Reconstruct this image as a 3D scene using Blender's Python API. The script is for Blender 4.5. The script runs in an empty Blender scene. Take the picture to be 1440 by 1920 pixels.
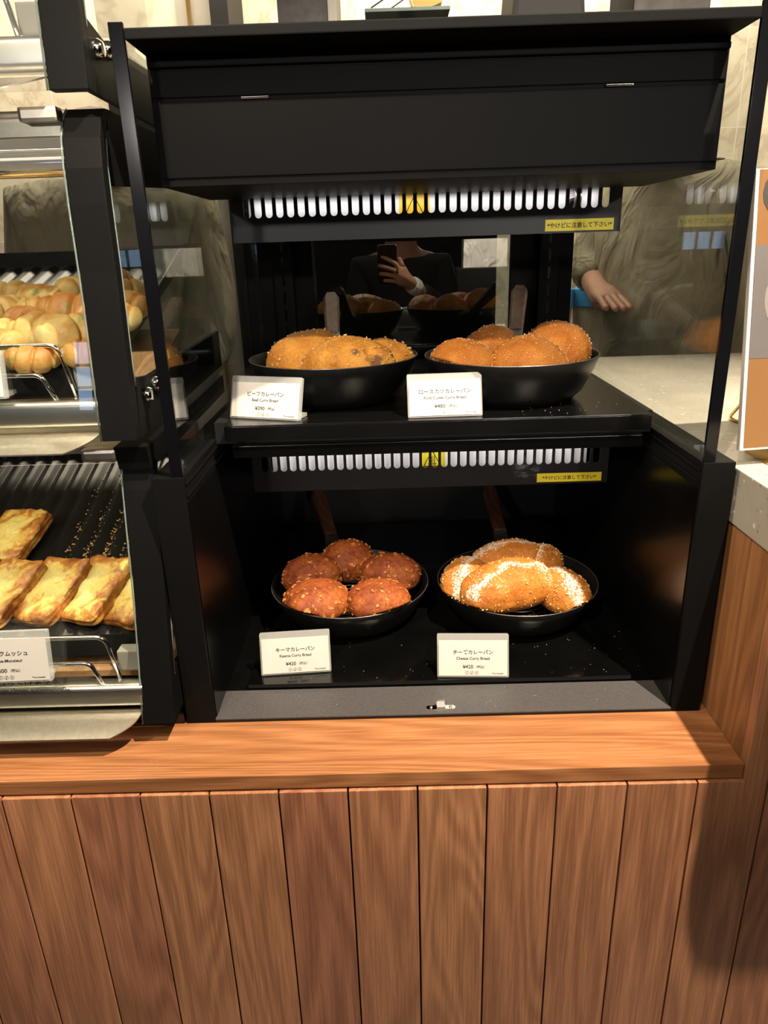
import bpy, bmesh, math, random
from mathutils import Vector, Matrix, noise

# ------------------------------------------------------------------ setup
scene = bpy.context.scene
COL = scene.collection
H = 0.85            # counter top above the floor; everything below is modelled relative to the counter top

def R(d): return math.radians(d)

# camera (phone held in front of the case, pitched down a little)
cam_data = bpy.data.cameras.new('camera')
cam = bpy.data.objects.new('camera', cam_data)
COL.objects.link(cam)
cam_data.sensor_fit = 'VERTICAL'
cam_data.sensor_height = 36.0
cam_data.lens = 1336.9 / 1920 * 36.0
cam_data.clip_start = 0.004
cam_data.clip_end = 60
CR = Vector((0.999560, -0.000248, -0.029659))
CU = Vector((0.027875, 0.349570, 0.936496))
CF = Vector((-0.010136, 0.936910, -0.349423))
CP = Vector((-0.0562, -0.7341, 0.5455 + H))
cam.matrix_world = Matrix(((CR.x, CU.x, -CF.x, CP.x), (CR.y, CU.y, -CF.y, CP.y), (CR.z, CU.z, -CF.z, CP.z), (0, 0, 0, 1)))
scene.camera = cam

# view transform and exposure
scene.view_settings.view_transform = 'Standard'
scene.view_settings.look = 'None'
scene.view_settings.gamma = 1.0
scene.view_settings.use_curve_mapping = False
scene.view_settings.exposure = 0.0

# world: faint ambient
world = bpy.data.worlds.new('world')
scene.world = world
world.use_nodes = True
world.node_tree.nodes['Background'].inputs[0].default_value = (1.0, 0.85, 0.7, 1)
world.node_tree.nodes['Background'].inputs[1].default_value = 0.1

def spot(name, loc, target, watts, color, size=50, blend=0.4, radius=0.03):
    d = bpy.data.lights.new(name, 'SPOT')
    d.energy = watts; d.color = color; d.spot_size = R(size); d.spot_blend = blend; d.shadow_soft_size = radius
    o = bpy.data.objects.new(name, d); COL.objects.link(o)
    o.location = Vector(loc) + Vector((0, 0, H))
    o.rotation_euler = (Vector(target) - Vector(loc)).to_track_quat('-Z', 'Y').to_euler()
    return o

def area(name, loc, target, watts, color, sx, sy, spread=180):
    d = bpy.data.lights.new(name, 'AREA')
    d.shape = 'RECTANGLE'; d.spread = R(spread); d.size = sx; d.size_y = sy; d.energy = watts; d.color = color
    o = bpy.data.objects.new(name, d); COL.objects.link(o)
    o.location = Vector(loc) + Vector((0, 0, H))
    o.rotation_euler = (Vector(target) - Vector(loc)).to_track_quat('-Z', 'Y').to_euler()
    return o

WARM = (1.0, 0.84, 0.64)
spot('spotlight', (-0.52, -1.30, 1.75), (0.0, 0.26, 0.30), 205, WARM, 32, 1.0, 0.02)
spot('spotlight', (-0.80, -0.95, 1.75), (-0.62, 0.02, 0.22), 130, (1.0, 0.88, 0.68), 24, 0.9, 0.03)
spot('spotlight', (-0.95, -0.70, 1.75), (0.33, 0.0, 0.20), 110, WARM, 13, 1.0, 0.03)
spot('spotlight', (0.50, -0.50, 1.75), (0.1, -0.05, 0.0), 370, WARM, 64, 0.6, 0.012)
for px in (-1.3, 0.75, 1.6):        # added low fill spots far out front, reaching in under the hood
    spot('low_front_fill', (px, -4.1, 1.25), (0.0, 0.2, 0.50), 120, (1.0, 0.93, 0.86), 14, 0.8, 0.07)
area('ceiling_light', (-0.2, -1.6, 1.8), (0, -0.4, 0), 14, (1.0, 0.84, 0.66), 2.4, 1.2)
spot('spotlight', (0.55, -0.95, 1.80), (0.46, -1.78, 0.55), 420, WARM, 24, 0.5, 0.05)  # extra spot added to brighten the paper bag for its reflection
area('ceiling_light', (0.0, 1.5, 1.8), (0, 1.9, 0.6), 80, (1.0, 0.86, 0.64), 3.2, 0.4)

# ------------------------------------------------------------------ materials
def newmat(name):
    m = bpy.data.materials.new(name); m.use_nodes = True
    nt = m.node_tree
    b = nt.nodes['Principled BSDF']
    return m, nt, b

def N(nt, typ, **kw):
    n = nt.nodes.new(typ)
    for k, v in kw.items(): setattr(n, k, v)
    return n

def lk(nt, a, b): nt.links.new(a, b)

def mapping(nt, scale=(1, 1, 1), rot=(0, 0, 0), loc=(0, 0, 0)):
    tc = N(nt, 'ShaderNodeTexCoord'); mp = N(nt, 'ShaderNodeMapping')
    mp.inputs['Scale'].default_value = scale; mp.inputs['Rotation'].default_value = rot; mp.inputs['Location'].default_value = loc
    lk(nt, tc.outputs['Object'], mp.inputs['Vector'])
    return mp.outputs['Vector']

def noise_tex(nt, vec, scale, detail=3, rough=0.55, dist=0.0):
    n = N(nt, 'ShaderNodeTexNoise'); n.inputs['Scale'].default_value = scale
    n.inputs['Detail'].default_value = detail; n.inputs['Roughness'].default_value = rough
    n.inputs['Distortion'].default_value = dist
    lk(nt, vec, n.inputs['Vector'])
    return n.outputs['Fac']

def ramp(nt, fac, stops):
    r = N(nt, 'ShaderNodeValToRGB')
    els = r.color_ramp.elements
    while len(els) < len(stops): els.new(0.5)
    for e, (p, c) in zip(els, stops):
        e.position = p; e.color = (c[0], c[1], c[2], 1)
    lk(nt, fac, r.inputs['Fac'])
    return r.outputs['Color']

def math_n(nt, op, a, b=None, clamp=False):
    m = N(nt, 'ShaderNodeMath', operation=op); m.use_clamp = clamp
    for i, v in enumerate((a, b)):
        if v is None: continue
        if isinstance(v, (int, float)): m.inputs[i].default_value = v
        else: lk(nt, v, m.inputs[i])
    return m.outputs[0]

def mixc(nt, fac, a, b, mode='MIX'):
    m = N(nt, 'ShaderNodeMix', data_type='RGBA', blend_type=mode)
    for s, v in ((m.inputs[0], fac), (m.inputs[6], a), (m.inputs[7], b)):
        if isinstance(v, (int, float)): s.default_value = v
        elif isinstance(v, tuple): s.default_value = (v[0], v[1], v[2], 1)
        else: lk(nt, v, s)
    return m.outputs[2]

def bump(nt, b, h, strength, dist=0.001):
    n = N(nt, 'ShaderNodeBump'); n.inputs['Strength'].default_value = strength; n.inputs['Distance'].default_value = dist
    lk(nt, h, n.inputs['Height']); lk(nt, n.outputs['Normal'], b.inputs['Normal'])

def simple(name, col, rough=0.5, metal=0.0, var=0.12, scale=25, bumpy=0.0, spec=0.5, bscale=400):
    m, nt, b = newmat(name)
    v = mapping(nt)
    f = noise_tex(nt, v, scale, 4)
    lo = tuple(c * (1 - var) for c in col); hi = tuple(min(1, c * (1 + var)) for c in col)
    lk(nt, ramp(nt, f, [(0.3, lo), (0.7, hi)]), b.inputs['Base Color'])
    b.inputs['Roughness'].default_value = rough; b.inputs['Metallic'].default_value = metal
    b.inputs['Specular IOR Level'].default_value = spec
    if bumpy: bump(nt, b, noise_tex(nt, v, bscale, 2), bumpy, 0.0004)
    return m

def emis(name, col, strength):
    m, nt, b = newmat(name)
    b.inputs['Base Color'].default_value = (0, 0, 0, 1)
    b.inputs['Emission Color'].default_value = (*col, 1); b.inputs['Emission Strength'].default_value = strength
    return m

def glass(name, tint=(0.93, 0.96, 0.95), ior=1.5, rough=0.0, haze=0.0):
    """clear sheet: transparent with a Fresnel mirror on both faces"""
    m, nt, b = newmat(name); nt.nodes.remove(b)
    out = nt.nodes['Material Output']
    tr = N(nt, 'ShaderNodeBsdfTransparent'); tr.inputs['Color'].default_value = (*tint, 1)
    gl = N(nt, 'ShaderNodeBsdfGlossy'); gl.inputs['Roughness'].default_value = rough
    gl.inputs['Color'].default_value = (0.95, 0.97, 0.96, 1)
    geo = N(nt, 'ShaderNodeNewGeometry')
    io = math_n(nt, 'ADD', math_n(nt, 'MULTIPLY', geo.outputs['Backfacing'], 1 / ior - ior), ior)
    fr = N(nt, 'ShaderNodeFresnel'); lk(nt, io, fr.inputs['IOR'])
    mx = N(nt, 'ShaderNodeMixShader'); lk(nt, fr.outputs[0], mx.inputs[0])
    lk(nt, tr.outputs[0], mx.inputs[1]); lk(nt, gl.outputs[0], mx.inputs[2])
    res = mx.outputs[0]
    if haze:
        df = N(nt, 'ShaderNodeBsdfDiffuse'); df.inputs['Color'].default_value = (0.75, 0.76, 0.74, 1)
        m2 = N(nt, 'ShaderNodeMixShader'); m2.inputs[0].default_value = haze
        lk(nt, res, m2.inputs[1]); lk(nt, df.outputs[0], m2.inputs[2]); res = m2.outputs[0]
    lk(nt, res, out.inputs['Surface'])
    return m

def oak(name, axis='X', plank=None, x0=0.0, light=(0.40, 0.20, 0.085), dark=(0.22, 0.10, 0.042), rough=0.42):
    """oak veneer, grain along the axis; plank = pitch of boards laid side by side along X"""
    m, nt, b = newmat(name)
    tc = N(nt, 'ShaderNodeTexCoord'); sp = N(nt, 'ShaderNodeSeparateXYZ'); lk(nt, tc.outputs['Object'], sp.inputs[0])
    o = {'X': sp.outputs[0], 'Y': sp.outputs[1], 'Z': sp.outputs[2]}
    across = [k for k in 'XYZ' if k != axis]
    along = o[axis]; a1 = o[across[0]]; a2 = o[across[1]]
    cid = None
    if plank:
        idx = math_n(nt, 'FLOOR', math_n(nt, 'DIVIDE', math_n(nt, 'SUBTRACT', o['X'] if axis != 'X' else a1, x0), plank))
        wn = N(nt, 'ShaderNodeTexWhiteNoise', noise_dimensions='1D'); lk(nt, idx, wn.inputs['W'])
        cid = wn.outputs['Value']
        along = math_n(nt, 'ADD', along, math_n(nt, 'MULTIPLY', cid, 9.0))
        a2 = math_n(nt, 'ADD', a2, math_n(nt, 'MULTIPLY', cid, 3.0))
    cb = N(nt, 'ShaderNodeCombineXYZ')
    lk(nt, a1, cb.inputs[0]); lk(nt, a2, cb.inputs[1]); lk(nt, along, cb.inputs[2])
    def mp(s):
        n = N(nt, 'ShaderNodeMapping'); n.inputs['Scale'].default_value = s; lk(nt, cb.outputs[0], n.inputs['Vector']); return n.outputs[0]
    big = noise_tex(nt, mp((8, 8, 0.9)), 1.0, 2, 0.5, 0.3)
    rings = math_n(nt, 'SINE', math_n(nt, 'MULTIPLY', big, 120.0))
    rings = math_n(nt, 'MULTIPLY', math_n(nt, 'ADD', rings, 1.0), 0.5)
    fine = noise_tex(nt, mp((560, 560, 13)), 1.0, 3, 0.65)
    mid = noise_tex(nt, mp((110, 110, 4)), 1.0, 4, 0.6)
    t = math_n(nt, 'ADD', math_n(nt, 'MULTIPLY', rings, 0.13), math_n(nt, 'ADD', math_n(nt, 'MULTIPLY', fine, 0.55), math_n(nt, 'MULTIPLY', mid, 0.30)))
    col = ramp(nt, t, [(0.38, dark), (0.52, tuple((a + c) / 2 for a, c in zip(light, dark))), (0.64, light)])
    if cid is not None:
        tone = math_n(nt, 'ADD', math_n(nt, 'MULTIPLY', cid, 0.24), 0.88)
        hsv = N(nt, 'ShaderNodeHueSaturation'); lk(nt, col, hsv.inputs['Color']); lk(nt, tone, hsv.inputs['Value'])
        lk(nt, math_n(nt, 'ADD', math_n(nt, 'MULTIPLY', cid, 0.012), 0.492), hsv.inputs['Hue'])
        col = hsv.outputs[0]
    lk(nt, col, b.inputs['Base Color']); b.inputs['Roughness'].default_value = rough
    bump(nt, b, fine, 0.25, 0.0004)
    return m

def bread_mat(name, dark, mid, light, spec_scale=220, powder=None, spots=None, rough=0.62):
    m, nt, b = newmat(name)
    v = mapping(nt)
    big = noise_tex(nt, v, 26, 3)
    fine = noise_tex(nt, v, spec_scale, 3, 0.7)
    t = math_n(nt, 'ADD', math_n(nt, 'MULTIPLY', big, 0.55), math_n(nt, 'MULTIPLY', fine, 0.45))
    col = ramp(nt, t, [(0.38, dark), (0.52, mid), (0.70, light)])
    if spots:       # darker patches where filling shows through
        s = noise_tex(nt, v, spots[0], 2, 0.4)
        f = ramp(nt, s, [(spots[1], (0, 0, 0)), (spots[1] + 0.06, (1, 1, 1))])
        col = mixc(nt, f, col, spots[2])
    if powder:      # dusted stripe of white cheese powder along local X
        sp = N(nt, 'ShaderNodeSeparateXYZ'); lk(nt, v, sp.inputs[0])
        wob = math_n(nt, 'MULTIPLY', math_n(nt, 'SUBTRACT', noise_tex(nt, v, 30, 2), 0.5), 0.05)
        d = math_n(nt, 'ABSOLUTE', math_n(nt, 'ADD', math_n(nt, 'SUBTRACT', sp.outputs[1], powder[0]), wob))
        band = math_n(nt, 'SUBTRACT', 1.0, math_n(nt, 'DIVIDE', d, powder[1]), True)
        grain = noise_tex(nt, v, 330, 3, 0.75)
        patch = noise_tex(nt, v, 42, 2)
        k = math_n(nt, 'ADD', math_n(nt, 'MULTIPLY', band, 0.60), math_n(nt, 'ADD', math_n(nt, 'MULTIPLY', grain, 2.4), math_n(nt, 'MULTIPLY', patch, 0.7)))
        k2 = math_n(nt, 'MULTIPLY', math_n(nt, 'SUBTRACT', k, 1.90), 4.5, True)
        up = math_n(nt, 'GREATER_THAN', sp.outputs[2], 0.004)
        col = mixc(nt, math_n(nt, 'MULTIPLY', k2, up), col, (0.70, 0.64, 0.55))
    lk(nt, col, b.inputs['Base Color']); b.inputs['Roughness'].default_value = rough
    b.inputs['Specular IOR Level'].default_value = 0.35
    hgt = math_n(nt, 'ADD', noise_tex(nt, v, 330, 4, 0.7), math_n(nt, 'MULTIPLY', big, 0.8))
    bump(nt, b, hgt, 0.75, 0.0016)
    return m

M = {}
M['powder'] = simple('black_powder_coat', (0.0042, 0.0042, 0.0044), 0.5, 0, 0.12, 9, 0.15, 0.07, 900)
def scuffed():
    m, nt, b = newmat('scuffed_black_plate'); v = mapping(nt)
    a = noise_tex(nt, v, 11, 3, 0.5); c = noise_tex(nt, mapping(nt, (60, 60, 190)), 1.0, 4, 0.7)
    f = math_n(nt, 'MULTIPLY', math_n(nt, 'MULTIPLY', math_n(nt, 'SUBTRACT', a, 0.60), 9.0, True), math_n(nt, 'MULTIPLY', math_n(nt, 'SUBTRACT', c, 0.48), 6.0, True))
    lk(nt, mixc(nt, f, (0.010, 0.010, 0.011), (0.16, 0.16, 0.165)), b.inputs['Base Color'])
    b.inputs['Roughness'].default_value = 0.4; b.inputs['Specular IOR Level'].default_value = 0.35
    return m
M['scuff'] = scuffed()
M['lip'] = simple('charcoal_textured_coat', (0.060, 0.056, 0.057), 0.5, 0, 0.2, 500, 0.3, 0.5, 1200)
M['gloss'] = simple('black_gloss_sheet', (0.002, 0.002, 0.002), 0.10, 0, 0.3, 12, 0, 0.5)
M['satin'] = simple('black_satin_sheet', (0.0022, 0.0022, 0.0022), 0.22, 0, 0.3, 12, 0, 0.4)
M['matte'] = simple('matte_black', (0.006, 0.006, 0.0065), 0.55, 0, 0.2, 20, 0, 0.3)
M['edge'] = simple('black_edge_strip', (0.003, 0.003, 0.004), 0.12, 0, 0.1, 20, 0, 0.25)
M['pan'] = simple('black_pan_iron', (0.0045, 0.0045, 0.0045), 0.34, 0.0, 0.25, 60, 0.15, 0.28, 500)
M['rim'] = simple('worn_pan_rim', (0.16, 0.14, 0.13), 0.35, 0.8, 0.25, 90)
M['ferrule'] = simple('bare_grey_steel', (0.20, 0.19, 0.18), 0.42, 0.7, 0.25, 140, 0.3)
M['chrome'] = simple('chrome', (0.78, 0.78, 0.77), 0.07, 1.0, 0.04, 20)
M['rail'] = simple('polished_steel', (0.74, 0.71, 0.65), 0.30, 1.0, 0.05, 30)
M['steel'] = simple('brushed_steel', (0.62, 0.57, 0.47), 0.34, 1.0, 0.08, 200, 0.1)
M['white'] = simple('white_enamel_panel', (0.78, 0.77, 0.77), 0.5, 0, 0.03, 8)
M['yellow'] = simple('yellow_sticker', (0.93, 0.78, 0.03), 0.45, 0, 0.03, 12)
M['amber'] = simple('amber_sticker', (0.86, 0.52, 0.02), 0.45, 0, 0.03, 12)
M['ink'] = simple('black_ink', (0.03, 0.028, 0.026), 0.6, 0, 0.1, 40)
M['greyink'] = simple('grey_ink', (0.022, 0.021, 0.020), 0.6, 0, 0.1, 40)
M['paper'] = simple('white_card', (0.50, 0.48, 0.45), 0.55, 0, 0.03, 14)
M['acrylic'] = glass('clear_acrylic', (0.93, 0.95, 0.94), 1.49, 0.02, 0.24)
M['glass'] = glass('clear_glass', (0.955, 0.97, 0.965), 1.7)
M['mirror'] = glass('tinted_rear_glass', (0.55, 0.58, 0.58), 2.6)
M['glassedge'] = simple('green_glass_edge', (0.16, 0.21, 0.19), 0.15, 0, 0.15, 30)
M['handle'] = oak('walnut_handle', 'Y', None, 0, (0.20, 0.085, 0.045), (0.085, 0.032, 0.018), 0.45)
M['plank'] = oak('oak_planks', 'Z', 0.0776, -0.5011, (0.50, 0.232, 0.118), (0.27, 0.113, 0.055))
M['oakledge'] = oak('oak_ledge', 'X', None, 0, (0.43, 0.190, 0.078), (0.235, 0.090, 0.033), 0.34)
M['oakside'] = oak('oak_side', 'Z', None, 0, (0.43, 0.20, 0.08), (0.24, 0.105, 0.042), 0.42)
M['board'] = oak('pale_wood_board', 'Y', None, 0, (0.50, 0.30, 0.15), (0.34, 0.19, 0.09), 0.5)
M['groove'] = simple('dark_groove', (0.03, 0.014, 0.007), 0.7, 0, 0.1, 40)

def stone():
    m, nt, b = newmat('beige_terrazzo'); v = mapping(nt)
    base = ramp(nt, noise_tex(nt, v, 14, 4), [(0.3, (0.37, 0.345, 0.285)), (0.7, (0.45, 0.42, 0.355))])
    sp = noise_tex(nt, v, 130, 2, 0.5)
    f = ramp(nt, sp, [(0.66, (0, 0, 0)), (0.70, (1, 1, 1))])
    col = mixc(nt, f, base, (0.22, 0.18, 0.15))
    sp2 = noise_tex(nt, mapping(nt, (1, 1, 1), (0, 0, 0), (3, 1, 2)), 90, 2, 0.5)
    f2 = ramp(nt, sp2, [(0.68, (0, 0, 0)), (0.72, (1, 1, 1))])
    col = mixc(nt, f2, col, (0.74, 0.70, 0.62))
    lk(nt, col, b.inputs['Base Color']); b.inputs['Roughness'].default_value = 0.35
    return m
M['stone'] = stone()

def tile(name):
    m, nt, b = newmat(name); v = mapping(nt)
    n1 = noise_tex(nt, v, 2.2, 6, 0.6, 1.6)
    vein = math_n(nt, 'ABSOLUTE', math_n(nt, 'SUBTRACT', n1, 0.5))
    col = ramp(nt, vein, [(0.0, (0.55, 0.48, 0.37)), (0.03, (0.70, 0.63, 0.50)), (0.10, (0.76, 0.70, 0.57))])
    sp = N(nt, 'ShaderNodeSeparateXYZ'); lk(nt, v, sp.inputs[0])
    gx = math_n(nt, 'LESS_THAN', math_n(nt, 'FRACT', math_n(nt, 'DIVIDE', sp.outputs[0], 0.60)), 0.007)
    gz = math_n(nt, 'LESS_THAN', math_n(nt, 'FRACT', math_n(nt, 'DIVIDE', sp.outputs[2], 0.30)), 0.012)
    col = mixc(nt, math_n(nt, 'MAXIMUM', gx, gz), col, (0.80, 0.76, 0.66))
    lk(nt, col, b.inputs['Base Color']); b.inputs['Roughness'].default_value = 0.35
    return m
M['tile'] = tile('beige_marble_tile')
M['plaster'] = simple('dark_plaster', (0.05, 0.045, 0.042), 0.7, 0, 0.1, 6)
M['ceil'] = simple('ceiling_paint', (0.30, 0.28, 0.25), 0.8, 0, 0.05, 4)
M['floor'] = simple('grey_floor_tile', (0.20, 0.18, 0.16), 0.5, 0, 0.15, 6)
M['keema'] = bread_mat('keema_crust', (0.13, 0.024, 0.006), (0.25, 0.055, 0.010), (0.40, 0.125, 0.022), 160)
M['cheese'] = bread_mat('cheese_curry_crust', (0.31, 0.088, 0.010), (0.45, 0.155, 0.018), (0.57, 0.245, 0.04), 260, (0.0, 0.017))
M['cheese_front'] = bread_mat('cheese_front_crust', (0.31, 0.088, 0.010), (0.45, 0.155, 0.018), (0.57, 0.245, 0.04), 260, (-0.014, 0.017))
M['beef'] = bread_mat('beef_curry_crust', (0.36, 0.135, 0.015), (0.54, 0.235, 0.030), (0.66, 0.34, 0.07), 280, None, (34, 0.64, (0.17, 0.08, 0.035)))
M['beefplain'] = bread_mat('beef_curry_plain_crust', (0.36, 0.13, 0.015), (0.52, 0.22, 0.028), (0.64, 0.32, 0.065), 280)
M['pork'] = bread_mat('pork_cutlet_crust', (0.36, 0.105, 0.012), (0.50, 0.17, 0.022), (0.64, 0.29, 0.06), 420)
M['flake'] = simple('toasted_flakes', (0.42, 0.155, 0.030), 0.6, 0, 0.45, 160)
M['crumb'] = simple('golden_crumbs', (0.62, 0.36, 0.14), 0.6, 0, 0.35, 160)
def croque_mat():
    m, nt, b = newmat('melted_cheese_top'); v = mapping(nt)
    sp = N(nt, 'ShaderNodeSeparateXYZ'); lk(nt, v, sp.inputs[0])
    ex = math_n(nt, 'DIVIDE', math_n(nt, 'ABSOLUTE', sp.outputs[0]), 0.034); ey = math_n(nt, 'DIVIDE', math_n(nt, 'ABSOLUTE', sp.outputs[1]), 0.048)
    e = math_n(nt, 'MAXIMUM', ex, ey)
    info = N(nt, 'ShaderNodeObjectInfo')
    ad = N(nt, 'ShaderNodeVectorMath', operation='ADD'); lk(nt, v, ad.inputs[0]); lk(nt, info.outputs['Random'], ad.inputs[1])
    big = noise_tex(nt, ad.outputs[0], 36, 4, 0.6, 0.6); fine = noise_tex(nt, ad.outputs[0], 150, 3, 0.6)
    t = math_n(nt, 'ADD', math_n(nt, 'MULTIPLY', e, 0.42), math_n(nt, 'ADD', math_n(nt, 'MULTIPLY', big, 1.15), math_n(nt, 'MULTIPLY', fine, 0.30)))
    col = ramp(nt, math_n(nt, 'MULTIPLY', t, 0.7), [(0.54, (0.76, 0.63, 0.22)), (0.68, (0.74, 0.54, 0.14)), (0.79, (0.50, 0.20, 0.035)), (0.93, (0.24, 0.075, 0.018))])
    lk(nt, col, b.inputs['Base Color']); b.inputs['Roughness'].default_value = 0.38
    bump(nt, b, math_n(nt, 'ADD', big, math_n(nt, 'MULTIPLY', fine, 0.5)), 0.8, 0.004)
    return m
M['croque'] = croque_mat()
def roll_mat(name, pale, gold, brown, shift):
    m, nt, b = newmat(name); v = mapping(nt)
    info = N(nt, 'ShaderNodeObjectInfo')
    ad = N(nt, 'ShaderNodeVectorMath', operation='ADD'); lk(nt, v, ad.inputs[0]); lk(nt, info.outputs['Random'], ad.inputs[1])
    big = noise_tex(nt, ad.outputs[0], 38, 3, 0.55, 0.5); fine = noise_tex(nt, ad.outputs[0], 240, 3, 0.6)
    sp = N(nt, 'ShaderNodeSeparateXYZ'); lk(nt, v, sp.inputs[0])
    top = math_n(nt, 'MULTIPLY', sp.outputs[2], 9.0)          # crust browns most on top of the loaf
    t = math_n(nt, 'ADD', math_n(nt, 'ADD', top, shift), math_n(nt, 'ADD', math_n(nt, 'MULTIPLY', big, 0.9), math_n(nt, 'MULTIPLY', fine, 0.12)))
    col = ramp(nt, t, [(0.40, pale), (0.62, gold), (0.86, brown)])
    g = noise_tex(nt, ad.outputs[0], 75, 2, 0.5)
    col = mixc(nt, math_n(nt, 'MULTIPLY', math_n(nt, 'SUBTRACT', g, 0.63), 9.0, True), col, (0.26, 0.27, 0.07))
    lk(nt, col, b.inputs['Base Color']); b.inputs['Roughness'].default_value = 0.48
    bump(nt, b, math_n(nt, 'ADD', big, math_n(nt, 'MULTIPLY', fine, 0.3)), 0.5, 0.003)
    return m
M['roll'] = roll_mat('pale_roll_crust', (0.56, 0.46, 0.20), (0.56, 0.37, 0.11), (0.44, 0.19, 0.035), 0.0)
M['rolltoast'] = roll_mat('toasted_roll_crust', (0.56, 0.42, 0.17), (0.52, 0.29, 0.075), (0.42, 0.16, 0.028), 0.14)
M['skin'] = simple('skin', (0.50, 0.27, 0.18), 0.5, 0, 0.08, 30)
M['shirt'] = simple('beige_cotton', (0.36, 0.33, 0.24), 0.85, 0, 0.08, 30, 0.3)
M['apron'] = simple('olive_cotton', (0.26, 0.25, 0.19), 0.85, 0, 0.08, 30, 0.3)
M['hair'] = simple('dark_brown_hair', (0.07, 0.03, 0.022), 0.5, 0, 0.3, 80)
M['jacket'] = simple('dark_jacket', (0.02, 0.02, 0.024), 0.8, 0, 0.15, 30)
M['cuff'] = simple('white_cotton', (0.75, 0.74, 0.72), 0.8, 0, 0.05, 30)
for key in ('shirt', 'apron', 'cuff'):
    nt = M[key].node_tree; b = nt.nodes['Principled BSDF']
    for l in list(b.inputs['Normal'].links): nt.links.remove(l)
    bump(nt, b, noise_tex(nt, mapping(nt, (6, 6, 3)), 1.6, 3, 0.5, 1.2), 0.7, 0.05)
M['orange'] = simple('orange_print', (0.17, 0.080, 0.025), 0.5, 0, 0.03, 8)
M['brass'] = simple('brass_wire', (0.66, 0.44, 0.15), 0.25, 1.0, 0.06, 30)
M['slate'] = simple('dark_slate', (0.045, 0.042, 0.042), 0.7, 0, 0.35, 60, 0.4)
M['blue'] = simple('blue_plastic_lid', (0.05, 0.25, 0.55), 0.4, 0, 0.05, 10)
M['cream'] = simple('cream_plastic', (0.55, 0.52, 0.42), 0.4, 0, 0.05, 10)
M['green'] = simple('green_plastic', (0.20, 0.26, 0.08), 0.4, 0, 0.05, 10)
M['grey'] = simple('warm_grey_plastic', (0.30, 0.28, 0.24), 0.5, 0, 0.06, 12)
M['photo'] = simple('dark_grey_print', (0.10, 0.09, 0.09), 0.5, 0, 0.1, 8)
M['plate'] = simple('grey_plate_print', (0.18, 0.16, 0.155), 0.5, 0, 0.06, 20)
M['food'] = simple('fried_food_print', (0.52, 0.17, 0.05), 0.5, 0, 0.5, 60)
M['traymetal'] = simple('dark_baking_steel', (0.030, 0.029, 0.028), 0.26, 0.55, 0.3, 14)
M['lamp'] = emis('heat_lamp_tube', (1.0, 0.96, 0.92), 3.0)
M['led'] = emis('led_strip', (1.0, 0.90, 0.70), 12.0)
M['sky'] = emis('daylight_pane', (0.45, 0.66, 1.0), 3.0)

# ------------------------------------------------------------------ geometry helpers
def link(o, parent=None):
    COL.objects.link(o)
    if parent is not None: o.parent = parent
    return o

def tag(o, label=None, cat=None, group=None, kind=None):
    if label: o['label'] = label
    if cat: o['category'] = cat
    if group: o['group'] = group
    if kind: o['kind'] = kind
    return o

def thing(name, label, cat, loc=(0, 0, 0), rotz=0.0, group=None):
    o = bpy.data.objects.new(name, None); o.empty_display_size = 0.05
    link(o); o.location = Vector(loc) + Vector((0, 0, H)); o.rotation_euler = (0, 0, rotz)
    return tag(o, label, cat, group)

def obj(name, bm, mat, parent=None, smooth=False, loc=None, bevel=0.0, angle=40):
    me = bpy.data.meshes.new(name)
    bmesh.ops.recalc_face_normals(bm, faces=bm.faces)
    if bevel:
        es = [e for e in bm.edges if len(e.link_faces) == 2 and e.calc_face_angle(0) > R(30)]
        bmesh.ops.bevel(bm, geom=es, offset=bevel, segments=2, profile=0.7, affect='EDGES', clamp_overlap=True)
    bm.to_mesh(me); bm.free()
    mats = mat if isinstance(mat, (list, tuple)) else [mat]
    for mm in mats: me.materials.append(mm)
    o = bpy.data.objects.new(name, me)
    link(o, parent)
    if parent is None:
        o.location = Vector(loc or (0, 0, 0)) + Vector((0, 0, H))
    elif loc: o.location = loc
    if smooth:
        me.polygons.foreach_set('use_smooth', [True] * len(me.polygons))
        if smooth == 'auto': me.set_sharp_from_angle(angle=R(angle))
    return o

def box(bm, x0, x1, y0, y1, z0, z1, mi=0):
    vs = [bm.verts.new(p) for p in ((x0, y0, z0), (x1, y0, z0), (x1, y1, z0), (x0, y1, z0), (x0, y0, z1), (x1, y0, z1), (x1, y1, z1), (x0, y1, z1))]
    for f in ((0, 3, 2, 1), (4, 5, 6, 7), (0, 1, 5, 4), (1, 2, 6, 5), (2, 3, 7, 6), (3, 0, 4, 7)):
        bm.faces.new([vs[i] for i in f]).material_index = mi
    return vs

def boxobj(name, x0, x1, y0, y1, z0, z1, mat, parent=None, bevel=0.0012):
    bm = bmesh.new(); box(bm, x0, x1, y0, y1, z0, z1)
    return obj(name, bm, mat, parent, bevel=bevel)

def prism(bm, pts, axis, a, b):
    """extrude a 2-D polygon along an axis; pts are the two other coordinates in XYZ order"""
    def P(p, t):
        return {'X': (t, p[0], p[1]), 'Y': (p[0], t, p[1]), 'Z': (p[0], p[1], t)}[axis]
    va = [bm.verts.new(P(p, a)) for p in pts]; vb = [bm.verts.new(P(p, b)) for p in pts]
    bm.faces.new(va); bm.faces.new(list(reversed(vb)))
    n = len(pts)
    for i in range(n):
        bm.faces.new((va[i], vb[i], vb[(i + 1) % n], va[(i + 1) % n]))

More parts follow.
